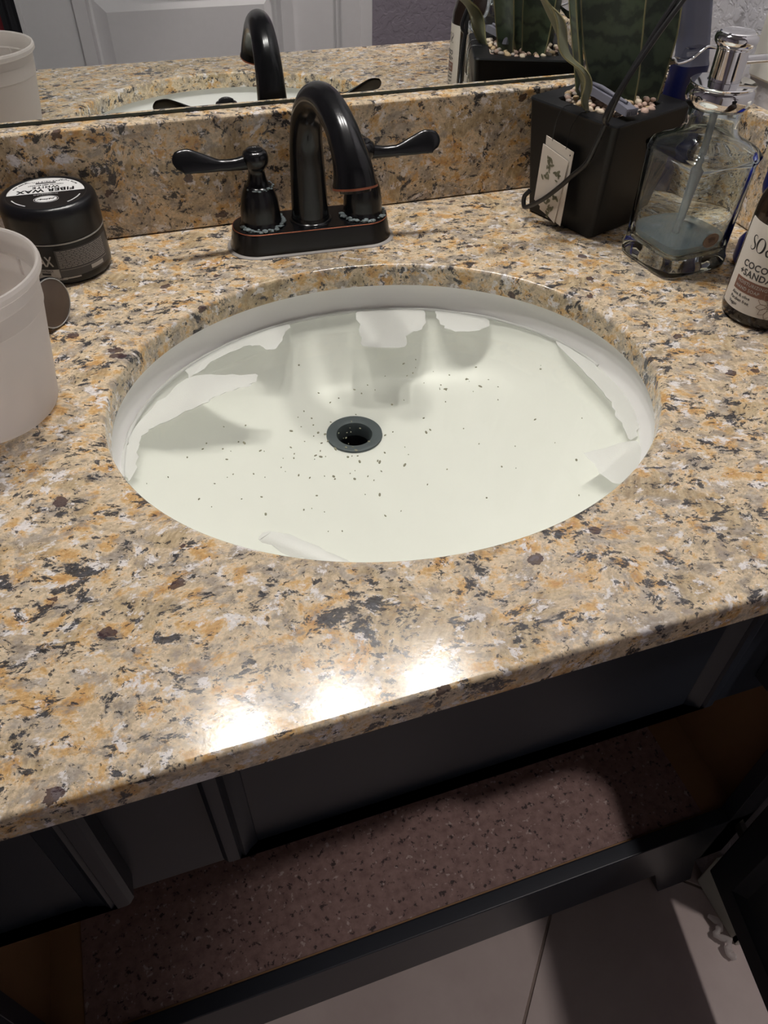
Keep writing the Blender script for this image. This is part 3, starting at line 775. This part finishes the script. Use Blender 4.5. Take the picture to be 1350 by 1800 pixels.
for (x, y, z, s_) in placed:
    o = bpy.data.objects.new('pebble', rnd.choice(pm)); link(o)
    c, sn = math.cos(PA), math.sin(PA)
    o.location = (PC.x + c * x - sn * y, PC.y + sn * x + c * y, z); o.scale = (s_, s_, s_); o.rotation_euler = (rnd.uniform(-.4, .4), rnd.uniform(-.4, .4), rnd.random() * 6)
    tag(o, 'small cream or tan pebble covering the soil in the black pot', 'pebble', 'pebbles in the black plant pot')

# grey plastic clip lying on the pebbles
cl = thing('plastic_clip', 'grey plastic clip with ridged end lying on the pebbles in the pot', 'clip', (0.2745, 0.200, 0.1160), math.atan2(.163 - .230, .279 - .270))
b = MB()
sec = lambda x, w2, h0, h1: [(x, -w2, h0), (x, w2, h0), (x, w2 * .8, h1), (x, -w2 * .8, h1)]
b.loft([sec(-.036, .004, .000, .006), sec(-.030, .006, -.001, .008), sec(-.012, .0048, .000, .0062), sec(.008, .0052, -.001, .0052), sec(.024, .0068, -.002, .0046), sec(.036, .0062, -.003, .0028)], True, True, True)
b.obj('clip_body', M['greyclip'], cl, 30)
b = MB()
b.tube([(-.034, 0, .0075), (-.010, 0, .0085), (.012, 0, .0065), (.028, 0, .0055)], [.0016, .0018, .0018, .0012], 8)
b.obj('clip_spine', M['greyclip'], cl, 60)
b = MB()
for k in range(9): b.box((.0355, -.0062 + k * .00145, -.0028), (.0372, -.0054 + k * .00145, .0030), .0002)
b.obj('clip_teeth', M['greyclip'], cl, 0)
b = MB().add([(-.028, .005, .001), (.000, .005, .001), (-.004, .017, -.001), (-.020, .016, -.001), (-.028, .005, .0025), (.000, .005, .0025), (-.004, .017, .0006), (-.020, .016, .0006)], [(3, 2, 1, 0), (4, 5, 6, 7), (0, 1, 5, 4), (1, 2, 6, 5), (2, 3, 7, 6), (3, 0, 4, 7)])
b.obj('clip_wing', M['greyclip'], cl, 0)

# paper tag hanging on the pot
def pw(lx, ly, lz):
    c, s_ = math.cos(PA), math.sin(PA); return Vector((.2928 + c * lx - s_ * ly, .2198 + s_ * lx + c * ly, lz))
tg = thing('plant_tag', 'two white paper tags with leaf prints hanging from the black pot', 'tag', pw(-.059, .003, .008), PA)
def tl(ly, lz, dx=0): return (dx, ly - .003, lz - .008)
def card(corners, x0, x1, name):
    b = MB(); b.add([tl(y, z, x0) for y, z in corners] + [tl(y, z, x1) for y, z in corners], [(3, 2, 1, 0), (4, 5, 6, 7), (0, 1, 5, 4), (1, 2, 6, 5), (2, 3, 7, 6), (3, 0, 4, 7)])
    return b.obj(name, M['cardpaper'], tg, 0)
card([(.0209, .0835), (-.0146, .0783), (-.0148, .0081), (.0145, .0150)], -.0006, 0.0, 'tag_card')
cf = card([(.0221, .0760), (-.0113, .0691), (-.0078, .0088), (.0224, .0226)], -.0020, -.0014, 'tag_card')
b = MB(); rnd = random.Random(21)
for (y, z, n) in ((.010, .066, 5), (.008, .058, 6), (.000, .055, 6), (.012, .050, 5), (-.001, .021, 5), (.003, .028, 5), (-.004, .033, 5), (.004, .016, 4)):
    for k in range(n):
        a = rnd.random() * 6; L_ = rnd.uniform(.0018, .0036); cy_, cz_ = y + rnd.gauss(0, .0022), z + rnd.gauss(0, .0022)
        pts = []
        for q in range(8):
            g = 2 * PI * q / 8; e1_, e2_ = L_ * math.cos(g), L_ * .42 * math.sin(g)
            pts.append((cy_ + e1_ * math.cos(a) - e2_ * math.sin(a), cz_ + e1_ * math.sin(a) + e2_ * math.cos(a)))
        b.add([tl(p[0], p[1], -.0022) for p in pts], [tuple(range(8))])
b.obj('leaf_print', M['cardleaf'], cf, 0)
b = MB(); b.add([tl(-.0112 + .0008 * math.cos(k), .0745 + .0008 * math.sin(k), -.0008) for k in [i * PI / 4 for i in range(8)]], [tuple(range(8))]); b.obj('punch_hole', M['darkprint'], tg, 0)
b = MB(); b.tube(catmull([tl(.009, .1105, .014), tl(.0094, .1102, .003), tl(.0115, .100, -.0004), tl(.0129, .0806, -.0004)], 6), .0004, 5).tube(catmull([tl(-.0125, .1105, .014), tl(-.0115, .1106, .003), tl(-.0062, .0973, -.0004), tl(-.0051, .0780, -.0004)], 6), .0004, 5)
b.obj('string', M['rubber'], tg, 60)

# black cord draped over the pot
cord = [pw(-.0605, .030, .0286), pw(-.063, .034, .0216), pw(-.064, .0311, .0130), pw(-.064, .0229, .0170), pw(-.0645, .0082, .0284), pw(-.0645, -.0069, .0434), pw(-.064, -.0208, .0595), pw(-.063, -.0339, .0753), pw(-.062, -.0399, .0943), pw(-.0600, -.0439, .1125), Vector((.256, .152, .141)), Vector((.274, .151, .173)), Vector((.295, .150, .204)), Vector((.333, .151, .252)), Vector((.376, .160, .270)), Vector((.414, .175, .248)), Vector((.428, .184, .212)), Vector((.4335, .185, .199))]
cord2 = [pw(-.058, -.0445, .1095), Vector((.2475, .155, .1205)), Vector((.2665, .154, .160)), Vector((.289, .153, .202)), Vector((.327, .155, .256)), Vector((.374, .165, .278)), Vector((.418, .180, .254)), Vector((.4315, .187, .212)), Vector((.4345, .186, .199))]
pc = thing('power_cord', 'thin black doubled cord draped over the plant pot rim', 'cord', pw(-.064, .0311, 0))
def rel(L_): o3 = pw(-.064, .0311, 0); return [p - o3 for p in L_]
MB().tube(catmull(rel(cord), 8), .0023, 10).obj('cord_strand', M['rubber'], pc, 60)
MB().tube(catmull(rel(cord2), 8), .0021, 10).obj('cord_strand', M['rubber'], pc, 60)
o3 = pw(-.064, .0311, 0)
MB().box((.4300 - o3.x, .173 - o3.y, .186), (.4420 - o3.x, .197 - o3.y, .204), .003).obj('plug', M['rubber'], pc, 30)

# slate packet standing in the corner behind the plant
pk = thing('wrapped_packet', 'slate and navy plastic wrapped packet standing behind the plant pot', 'packet', (0.408, 0.262, 0.0003))
def pks(cx, z, hx, hy): return rrect(hx, hy, min(hx, hy) * .8, z, 5, cx - .408, 0)
MB().loft([pks(.404, 0, .018, .010), pks(.404, .004, .020, .013), pks(.405, .06, .020, .014), pks(.406, .122, .0185, .013)], True, True, False).obj('navy_base', M['navy'], pk, 50)
MB().loft([pks(.406, .122, .0184, .0129), pks(.4055, .128, .0165, .0120), pks(.400, .150, .0158, .0115), pks(.392, .178, .0158, .011), pks(.381, .215, .0155, .010), pks(.372, .245, .0152, .004), pks(.370, .256, .0150, .0012)], True, False, True).obj('slate_sleeve', M['slate'], pk, 50)
S = [(.384 - .408, -.062, .1500), (.372 - .408, -.062, .1530), (.364 - .408, -.062, .1490), (.357 - .408, -.062, .1440), (.349 - .408, -.062, .1415), (.342 - .408, -.062, .1412), (.339 - .408, -.061, .1445), (.336 - .408, -.060, .1450)]
Sp = catmull(S, 6)
MB().tube(Sp, .0011, 8).obj('film_edge', M['chrome'], pk, 60)['label'] = 'shiny curled edge of the clear film'
fl_ = []
MB().loft([[tuple(p) for p in Sp], [(p.x + .002, p.y + .025, p.z - .006 + .003 * math.sin(i * .7)) for i, p in enumerate(Sp)], [(p.x * .6 + .004, -.012, p.z - .012) for p in Sp]], False).obj('clear_film', M['clearfilm'], pk, 60)

# glass soap dispenser
gd = thing('soap_dispenser', 'clear glass soap dispenser with chrome pump in front of the plant pot', 'soap dispenser', (0.3215, 0.109, 0.0003), math.radians(6))
def gsec(h, cham, z, n=64, circ=0.0, rc=.02):
    out = []
    for i in range(n):
        a = 2 * PI * i / n + PI / 4; c, s_ = math.cos(a), math.sin(a)
        r = h / (abs(c) ** 6.5 + abs(s_) ** 6.5) ** (1 / 6.5)
        r = r * (1 - circ) + rc * circ; out.append((r * c, r * s_, z))
    return out
hs = .0385; ch = .026
G = lambda k, z, circ=0.0, rc=.02: gsec(hs * k, ch * k, z, 64, circ, rc)
outer_ = [G(.90, 0), G(.955, .0012), G(.975, .004), G(.975, .0105), G(.945, .0135), G(.93, .018), G(.94, .06), G(.955, .092), G(.985, .0965), G(1.005, .0985), G(1.0, .1003), G(.965, .1018),
          G(.93, .1048, .12, .0345), G(.86, .1082, .45, .0312), G(.75, .1110, .85, .0272), G(.7, .1140, 1, .0244), G(.6, .1185, 1, .0226), G(.6, .125, 1, .0216), G(.6, .131, 1, .0215), G(.6, .133, 1, .0226), G(.6, .136, 1, .0226)]
inner_ = [G(.6, .136, 1, .0185), G(.6, .131, 1, .0180), G(.6, .120, 1, .0186), G(.6, .1135, 1, .0206), G(.70, .1085, .85, .0240), G(.80, .1052, .45, .028), G(.87, .1015, .12, .0315), G(.885, .097), G(.865, .06), G(.845, .022), G(.78, .0155), G(.5, .0145)]
MB().loft(outer_ + inner_, True, True, True).obj('glass_bottle', M['glass'], gd, 70)
MB().loft([G(.74, .0165), G(.825, .0225), G(.828, .0265), G(.81, .0267)], True, True, True).obj('soap_residue', M['soapliquid'], gd, 35)
MB().tube([(0, 0, .136), (.0, -.001, .09), (-.004, -.003, .05), (-.010, -.006, .024)], .0032, 12).obj('dip_tube', M['tube'], gd, 60)
pump = MB().lathe([(.0232, .1335), (.0262, .1360), (.0275, .1405), (.0272, .1450), (.0262, .1480), (.0246, .1492), (.0262, .1502), (.0264, .1512), (.0255, .1520), (.0140, .1528), (.0130, .1532)], 48).obj('pump_collar', M['chrome'], gd, 40)
MB().lathe([(.0128, .1525), (.0128, .1755), (.0134, .1762), (.0134, .1772), (.0150, .1782), (.0166, .1805), (.0170, .1830), (.0164, .1852), (.0150, .1864), (.0146, .1862), (.0142, .1870), (.0128, .1876), (.0122, .1872), (.0, .1874)], 48).obj('pump_head', M['chrome'], gd, 40)
MB().tube(catmull([(.010, .003, .1655), (.040, .0015, .1648), (.070, -.001, .1640), (.080, -.002, .1615), (.082, -.002, .157)], 6), .0034, 14).obj('pump_spout', M['chrome'], gd, 60)
# brown oval modelled in place of a refraction in the glass
b = MB(); n = 28
cx_, cz_ = .004, .032
def spotp(r1, r2, y): return [(cx_ + r1 * math.cos(2 * PI * i / n), y, cz_ + r2 * math.sin(2 * PI * i / n)) for i in range(n)]
yy = -hs * .938
b.loft([spotp(.0088, .0066, yy), spotp(.0088, .0066, yy - .0007), spotp(.0076, .0055, yy - .0009), spotp(.0070, .0049, yy - .0004)], True, False, True)
b.obj('oval_refraction', M['seal'], gd, 40)['label'] = 'small brown oval standing in for a refraction in the glass'
b = MB()
for k in range(3): b.tube(catmull([(cx_ - .004 + k * .001, yy - .0007, cz_ + .0016 - k * .0016), (cx_, yy - .0009, cz_ + .0024 - k * .0016), (cx_ + .004, yy - .0007, cz_ + .0014 - k * .0016)], 4), .0005, 6)
b.obj('refraction_lines', M['brownline'], gd, 60)

# amber hand soap bottle
am = thing('soap_bottle', 'dark amber hand soap bottle with cream paper label at the right edge', 'bottle', (0.336, -0.002, 0.0003))
ra = .0318
MB().lathe([(0, .002), (.026, 0), (.0295, .0008), (.0312, .003), (ra, .0065), (ra, .088), (.0308, .096), (.0275, .107), (.0215, .117), (.0150, .124), (.0125, .128), (.0122, .140), (0, .140)], 64).obj('bottle_body', M['amberglass'], am, 60)
MB().lathe([(.0128, .134), (.0150, .135), (.0150, .150), (.0120, .152), (.0048, .153), (.0048, .170), (.0090, .171), (.0095, .176), (.0085, .179), (0, .1795)], 36).obj('pump_cap', M['blackplastic'], am, 40)
MB().tube([(0, 0, .1755), (.022, -.012, .1757), (.030, -.016, .1735)], .0036, 12).obj('pump_nozzle', M['blackplastic'], am, 60)
V0 = math.atan2(-.4455, -.4969)
L0 = V0 - math.radians(72)
b = MB(); rl = ra + .0001
def bot(t): 
    e = min(t, 1 - t); return .0115 + (.004 * (1 - min(1, e / .02)) ** 2)
def top(t):
    e = min(t, 1 - t); return .0835 - (.004 * (1 - min(1, e / .02)) ** 2)
patch_wrap(b, rl, L0, L0 + math.radians(165), bot, top, .0002, 80)
lab = b.obj('paper_label', M['labelpaper'], am, 60)
D = math.radians
# "soap" drawn with contrasting thick and thin strokes
def stroke(b_, pts, ws, a0, z0, sc):
    q = catmull([(x, y, 0) for x, y in pts], 6); W = [w_ * .62 for w_ in lerp_list(ws, len(q))]; L_ = []; R_ = []
    for i, p in enumerate(q):
        t = (q[min(i + 1, len(q) - 1)] - q[max(i - 1, 0)]).normalized(); nn = Vector((-t.y, t.x, 0)); L_.append(p + nn * W[i]); R_.append(p - nn * W[i])
    r = rl + .0003
    f = lambda p: (r * math.cos(a0 + p.x * sc / r), r * math.sin(a0 + p.x * sc / r), z0 + p.y * sc)
    n = len(q); b_.add([f(p) for p in L_] + [f(p) for p in R_], [(i, i + 1, n + i + 1, n + i) for i in range(n - 1)])
b = MB(); a0 = L0 + D(22); z0 = .0615; sc = .0118
circ_ = lambda cx, cy, rx, ry: [(cx + rx * math.cos(g), cy + ry * math.sin(g)) for g in [PI / 2 + 2 * PI * k / 12 for k in range(13)]]
thick = [.03, .09, .12, .12, .09, .04, .03, .09, .12, .12, .09, .04, .03]
stroke(b, [(.40, .80), (.36, .95), (.18, .97), (.08, .80), (.20, .58), (.38, .40), (.42, .18), (.26, .02), (.08, .06), (.04, .22)], [.03, .03, .05, .08, .11, .11, .08, .05, .03, .03], a0, z0, sc)
stroke(b, circ_(.86, .50, .30, .48), thick, a0, z0, sc)
stroke(b, [(1.40, .78), (1.50, .96), (1.70, .95), (1.80, .75), (1.80, .4), (1.80, .1), (1.92, .02)], [.05, .03, .05, .10, .11, .10, .03], a0, z0, sc)
stroke(b, [(1.80, .60), (1.55, .50), (1.38, .28), (1.48, .03), (1.68, .06), (1.80, .30)], [.03, .04, .10, .09, .04, .03], a0, z0, sc)
stroke(b, [(2.12, .92), (2.22, .95), (2.22, .4), (2.22, -.45)], [.03, .10, .10, .10], a0, z0, sc)
stroke(b, [(2.05, -.45), (2.40, -.45)], [.03, .03], a0, z0, sc)
stroke(b, circ_(2.52, .50, .28, .48), thick, a0, z0, sc)
b.obj('brand_lettering', M['darkprint'], lab, 0)
b = MB()
text_wrap(b, 'COCONUT MILK', .0074, rl + .0003, L0 + D(22), .0478, bold=.0002, spacing=1.08); text_wrap(b, '+SANDALWOOD', .0074, rl + .0003, L0 + D(20), .0408, bold=.0002, spacing=1.08)
text_wrap(b, 'Aloe & olive', .0038, rl + .0003, L0 + D(20), .0232); text_wrap(b, 'Paraben free', .0038, rl + .0003, L0 + D(20), .0190); text_wrap(b, 'Vegan', .0038, rl + .0003, L0 + D(20), .0148)
text_wrap(b, '12 fl oz', .0044, rl + .0003, L0 + D(86), .0145)
b.obj('label_lettering', M['greyprint'], lab, 0)
b = MB(); patch_wrap(b, rl + .0002, L0 + D(19), L0 + D(84), .0275, .0385); ban = b.obj('label_banner', M['brown'], lab, 30)
b = MB(); text_wrap(b, 'MOISTURIZING', .0038, rl + .0005, L0 + D(23), .0342, spacing=1.1); text_wrap(b, 'HAND SOAP', .0038, rl + .0005, L0 + D(23), .0296, spacing=1.1); b.obj('banner_lettering', M['lightgreyprint'], ban, 0)
b = MB(); fcx, fcz = L0 + D(86), .0235
def on_label(x, z): r = rl + .0004; return (r * math.cos(fcx + x / r), r * math.sin(fcx + x / r), fcz + z)
for k in range(9):
    a = D(100 + k * 32); 
    for sgn in (-1, 1):
        P3 = [on_label(t_ * .012 * math.cos(a) - sgn * .0024 * math.sin(PI * (t_ - .3) / .7) * math.sin(a), t_ * .012 * math.sin(a) + sgn * .0024 * math.sin(PI * (t_ - .3) / .7) * math.cos(a)) for t_ in [.3, .45, .6, .75, .9, 1.0]]
        b.tube(P3, .00018, 4)
for rr_ in (.0034, .0024): b.tube([on_label(rr_ * math.cos(g), rr_ * math.sin(g)) for g in [2 * PI * k / 16 for k in range(17)]], .00018, 4)
b.obj('flower_drawing', M['brownline'], lab, 60)

# blue bottle behind the amber one
bl = thing('blue_bottle', 'royal blue plastic bottle half hidden behind the amber soap bottle', 'bottle', (0.394, 0.073, 0.0003))
MB().lathe([(0, 0), (.020, 0), (.0225, .001), (.024, .004), (.024, .020), (.0205, .026), (.015, .031), (.0145, .058), (.0195, .066), (.021, .072), (.021, .090), (.018, .098), (.0125, .104), (.0125, .108), (0, .108)], 48).obj('bottle_body', M['blue'], bl, 50)
MB().lathe([(.014, .106), (.0155, .107), (.0155, .128), (.014, .130), (0, .130)], 36).obj('cap', M['plate'], bl, 40)

# white cover plate on the right wall
wp = thing('outlet_cover', 'white outlet cover plate on the textured right wall', 'outlet', (XW, 0.185, 0.119))
def yz_rr(hy, hz, r, x, cy=0, cz=0): return [(x, cy + p[0], cz + p[1]) for p in rrect(hy, hz, r, 0, 5)]
pcy = 0.0
MB().loft([yz_rr(.038, .058, .004, -.0003, pcy, .058), yz_rr(.038, .058, .004, -.003, pcy, .058), yz_rr(.0355, .0555, .003, -.0058, pcy, .058)], True, True, True).obj('plate', M['plate'], wp, 30)
MB().loft([yz_rr(.0165, .0335, .002, -.0056, pcy, .058), yz_rr(.0165, .0335, .002, -.0072, pcy, .058)], True, False, True).obj('receptacle', M['plate'], wp, 30)
for zz in (.040, .076):
    b = MB()
    for yy_ in (-.0064, .0064): b.box((-.0076, yy_ - .0009, zz - .0035), (-.0070, yy_ + .0009, zz + .0035))
    b.obj('slot', M['darkprint'], wp, 0)

# ================================================================== VANITY CABINET
vc = thing('vanity_cabinet', 'charcoal painted vanity cabinet with both doors open under the countertop', 'cabinet', (0, 0, ZF))
def vb(a, b_, bev=0.0): return MB().box((a[0], a[1], a[2] - ZF), (b_[0], b_[1], b_[2] - ZF), bev)
FFY = -0.215; FFB = FFY + 0.019
CXL, CXR = -0.445, 0.444
ZT = -TH - 0.0004; ZD = -0.635
vb((CXL, FFB, ZF), (CXL + .016, YW - .001, ZT)).obj('side_panel', [M['tan']], vc, 0)
vb((CXR - .016, FFB, ZF), (CXR, YW - .001, ZT)).obj('side_panel', [M['tan']], vc, 0)
vb((CXL - .006, FFB, ZF), (CXL, YW - .001, ZT)).obj('end_panel', M['cabinet'], vc, 0)
vb((CXL + .016, YW - .010, ZF), (CXR - .016, YW - .001, ZT)).obj('back_panel', M['tan'], vc, 0)
vb((CXL + .016, FFB, ZD - .016), (CXR - .016, YW - .010, ZD)).obj('deck', M['tan'], vc, 0)
vb((CXL, FFY, -0.243), (CXR, FFB, ZT), .001).obj('top_rail', M['cabinet'], vc, 30)
vb((CXL, FFY, -0.757), (CXR, FFB, ZD + .010), .002).obj('bottom_rail', M['cabinet'], vc, 30)
vb((CXL, FFY, -0.757), (-0.405, FFB, -0.243), .001).obj('stile', M['cabinet'], vc, 30)
vb((0.405, FFY, -0.757), (CXR, FFB, -0.243), .001).obj('stile', M['cabinet'], vc, 30)
vb((CXL + .01, FFY + .06, ZF), (CXR - .01, FFY + .075, -0.757)).obj('toe_kick', M['cabinet'], vc, 0)
MB().add([(.335, FFY + .001, .103), (.400, FFY + .001, .103), (.430, FFY + .001, .0), (.372, FFY + .001, .0), (.335, FFY + .018, .103), (.400, FFY + .018, .103), (.430, FFY + .018, .0), (.372, FFY + .018, .0)], [(3, 2, 1, 0), (4, 5, 6, 7), (0, 1, 5, 4), (1, 2, 6, 5), (2, 3, 7, 6), (3, 0, 4, 7)]).obj('foot', M['cabinet'], vc, 0)
def front(name, x0, x1, z0, z1, fr=.024, parent=vc):
    """overlay front with moulded frame and recessed flat panel (front faces -y)"""
    R = lambda i, y: [(x0 + i, y, z0 - ZF), (x1 - i, y, z0 - ZF), (x1 - i, y, z1 - i - ZF), (x0 + i, y, z1 - i - ZF)]
    yb = FFY - .0005; yf = FFY - .020
    return MB().loft([R(0, yb), R(0, yf + .004), R(.003, yf + .0005), R(.005, yf), R(.011, yf), R(.0125, yf + .0025), R(.015, yf + .001), R(.019, yf + .0045), R(fr, yf + .0075), R(fr + .001, yf + .0085)], True, True, True).obj(name, M['cabinet'], parent, 20)
front('false_front', -0.195, 0.202, -0.200, -0.034)
front('drawer_front', -0.440, -0.258, -0.216, -0.030, .030)
front('drawer_front', 0.262, 0.440, -0.216, -0.030, .030)
# doors (built hinged at the origin, reaching along +x, face to -y), then swung open
def cab_door(hinge, ang, width, flip, lbl):
    z0, z1 = -0.740, -0.262; H = z1 - z0
    R = lambda i, y: [(i, y, i), (width - i, y, i), (width - i, y, H - i), (i, y, H - i)]
    b = MB().loft([R(.058, .012), R(.055, .010), R(.052, .010), R(.050, .019), R(.002, .019), R(0, .017), R(0, .002), R(.003, 0), R(.040, 0), R(.044, .003), R(.056, .008), R(.060, .008)], True, True, True)
    o = b.obj('door', M['cabinet'], vc, 20); o['label'] = lbl
    o.location = (hinge[0], hinge[1], z0 - ZF); o.rotation_euler = (0, 0, ang); o.scale = (1, flip, 1)
    for zz in (.085, H - .085):
        hb = MB().lathe([(.0, -.0008), (.0175, -.0008), (.0175, .0025), (.012, .0035), (.0, .0035)], 24)
        hb.v = [(x + .028, .0185 + z, y + zz) for x, y, z in hb.v]
        hb.box((-.030, .021, zz - .009), (.030, .029, zz + .009), .002).box((-.048, .022, zz - .014), (-.026, .027, zz + .014), .0015).box((.004, .0185, zz - .022), (.052, .0215, zz + .022), .001)
        hb.obj('hinge', M['hinge'], o, 30)
    return o
da = math.atan2(-.399 + .228, .366 - .401)
cab_door((0.401, -0.236), da, 0.38, 1, 'right cabinet door swung open')
cab_door((-0.405, -0.236), math.radians(-100), 0.38, -1, 'left cabinet door swung open')

ln = MB().box((-0.394, FFB + .004, ZD + .0003), (0.381, YW - .012, ZD + .0018), .0003).obj('shelf_liner', M['liner'], None, 0)
tag(ln, 'pinkish speckled stone pattern liner on the cabinet floor', 'shelf liner')
# crumpled clear wrap on the floor by the baseboard
b = MB(); rnd = random.Random(31); pts = catmull([(.004, .004, .007), (.010, -.012, .014), (-.002, -.022, .010), (.008, -.034, .015), (.000, -.046, .009), (.008, -.054, .007)], 5)
b.tube(pts, [.003 + .0035 * rnd.random() for _ in pts], 9)
o = b.obj('plastic_wrap', M['frost'], None, 60); o.location = (0.4165, -0.272, ZF + .001)
tag(o, 'twisted scrap of clear plastic wrap on the tiles by the baseboard', 'plastic wrap')

# ================================================================== LIGHT FITTINGS AND THINGS SEEN IN THE MIRROR
vl = thing('vanity_light', 'three lamp vanity light above the mirror with dark bell shades added to hold its light down', 'light', (0.02, YW, 1.02))
MB().box((-.30, -.022, -.045), (.30, -.0005, .045), .006).obj('back_bar', M['bronze'], vl, 30)
for (x, y, z) in VANITY_POS:
    lx, ly, lz = x - .02, y - YW, z - 1.02
    arm = MB().tube(catmull([(lx, -.020, .0), (lx, -.07, .012), (lx, ly, -.005), (lx, ly, lz + .062)], 6), .007, 12)
    arm.lathe([(.010, lz + .066), (.026, lz + .062), (.028, lz + .046)], 24, (lx, ly, 0)); a_o = arm.obj('lamp_arm', M['bronze'], vl, 50)
    MB().lathe([(.026, .050), (.032, .040), (.038, .010), (.0405, -.016), (.0417, -.016), (.0394, .011), (.0334, .042), (.026, .0525)], 36, (lx, ly, lz)).obj('added_lamp_shade', M['bronze'], a_o, 40)  # unseen shade, added to keep lamp light off the ceiling and room
    MB().lathe([(.0, -.036), (.014, -.033), (.025, -.022), (.029, -.004), (.026, .010), (.018, .026), (.014, .044)], 28, (lx, ly, lz), False, True).obj('bulb', M['bulb'], a_o, 60)
cl_ = thing('ceiling_lamp', 'small ceiling downlight behind the camera in an added dark can', 'light', (CEILING_POS[0], CEILING_POS[1], ZC))
MB().lathe([(0.0, -.0005), (.066, -.0005), (.066, -.13), (.062, -.13), (.060, -.012), (.0, -.012)], 40).obj('added_lamp_can', M['bronze'], cl_, 40)  # can added around the lamp to match its narrowed cone
MB().lathe([(.052, -.020), (.050, -.034), (.03, -.044), (.0, -.046)], 40).obj('lamp_bulb', M['dome'], cl_, 60)

# clothes hanging beside the door, seen at the left of the mirror
def cloth(x0, x1, z0, z1, y, amp, folds, mat, name, parent):
    b = MB(); n = 28; m = 8; loops = []
    for k in range(m + 1):
        z = z1 + (z0 - z1) * k / m; row = []
        for i in range(n + 1):
            t = i / n; row.append((x0 + (x1 - x0) * t, y + amp * math.sin(t * folds * 2 * PI + .3 * k) * (.5 + .5 * k / m), z))
        loops.append(row + [(p[0], p[1] - .006, p[2]) for p in reversed(row)])
    b.loft(loops, True, True, True); return b.obj(name, mat, parent, 60)
rb = thing('hanging_robe', 'red and beige cloth left of the door beside a dark strip for the jamb gap, seen in the mirror', 'robe', (-0.40, YR, -0.55))
LX = lambda x: x + .40
cloth(LX(-.350), LX(-.312), 0.0, 1.25, .055, .006, 2, M['robe'], 'dark_gap_strip', rb)  # strip standing in for the dark gap at the door jamb
cloth(LX(-.368), LX(-.350), 0.28, 1.25, .060, .005, 1.5, M['redcloth'], 'red_fold', rb)
cloth(LX(-.56), LX(-.368), 0.0, 1.25, .050, .012, 4, M['beigecloth'], 'beige_fold', rb)
MB().tube([(LX(-.42), .0, 1.25), (LX(-.42), .05, 1.25), (LX(-.42), .062, 1.275)], .006, 10).obj('hook', M['chrome'], rb, 60)
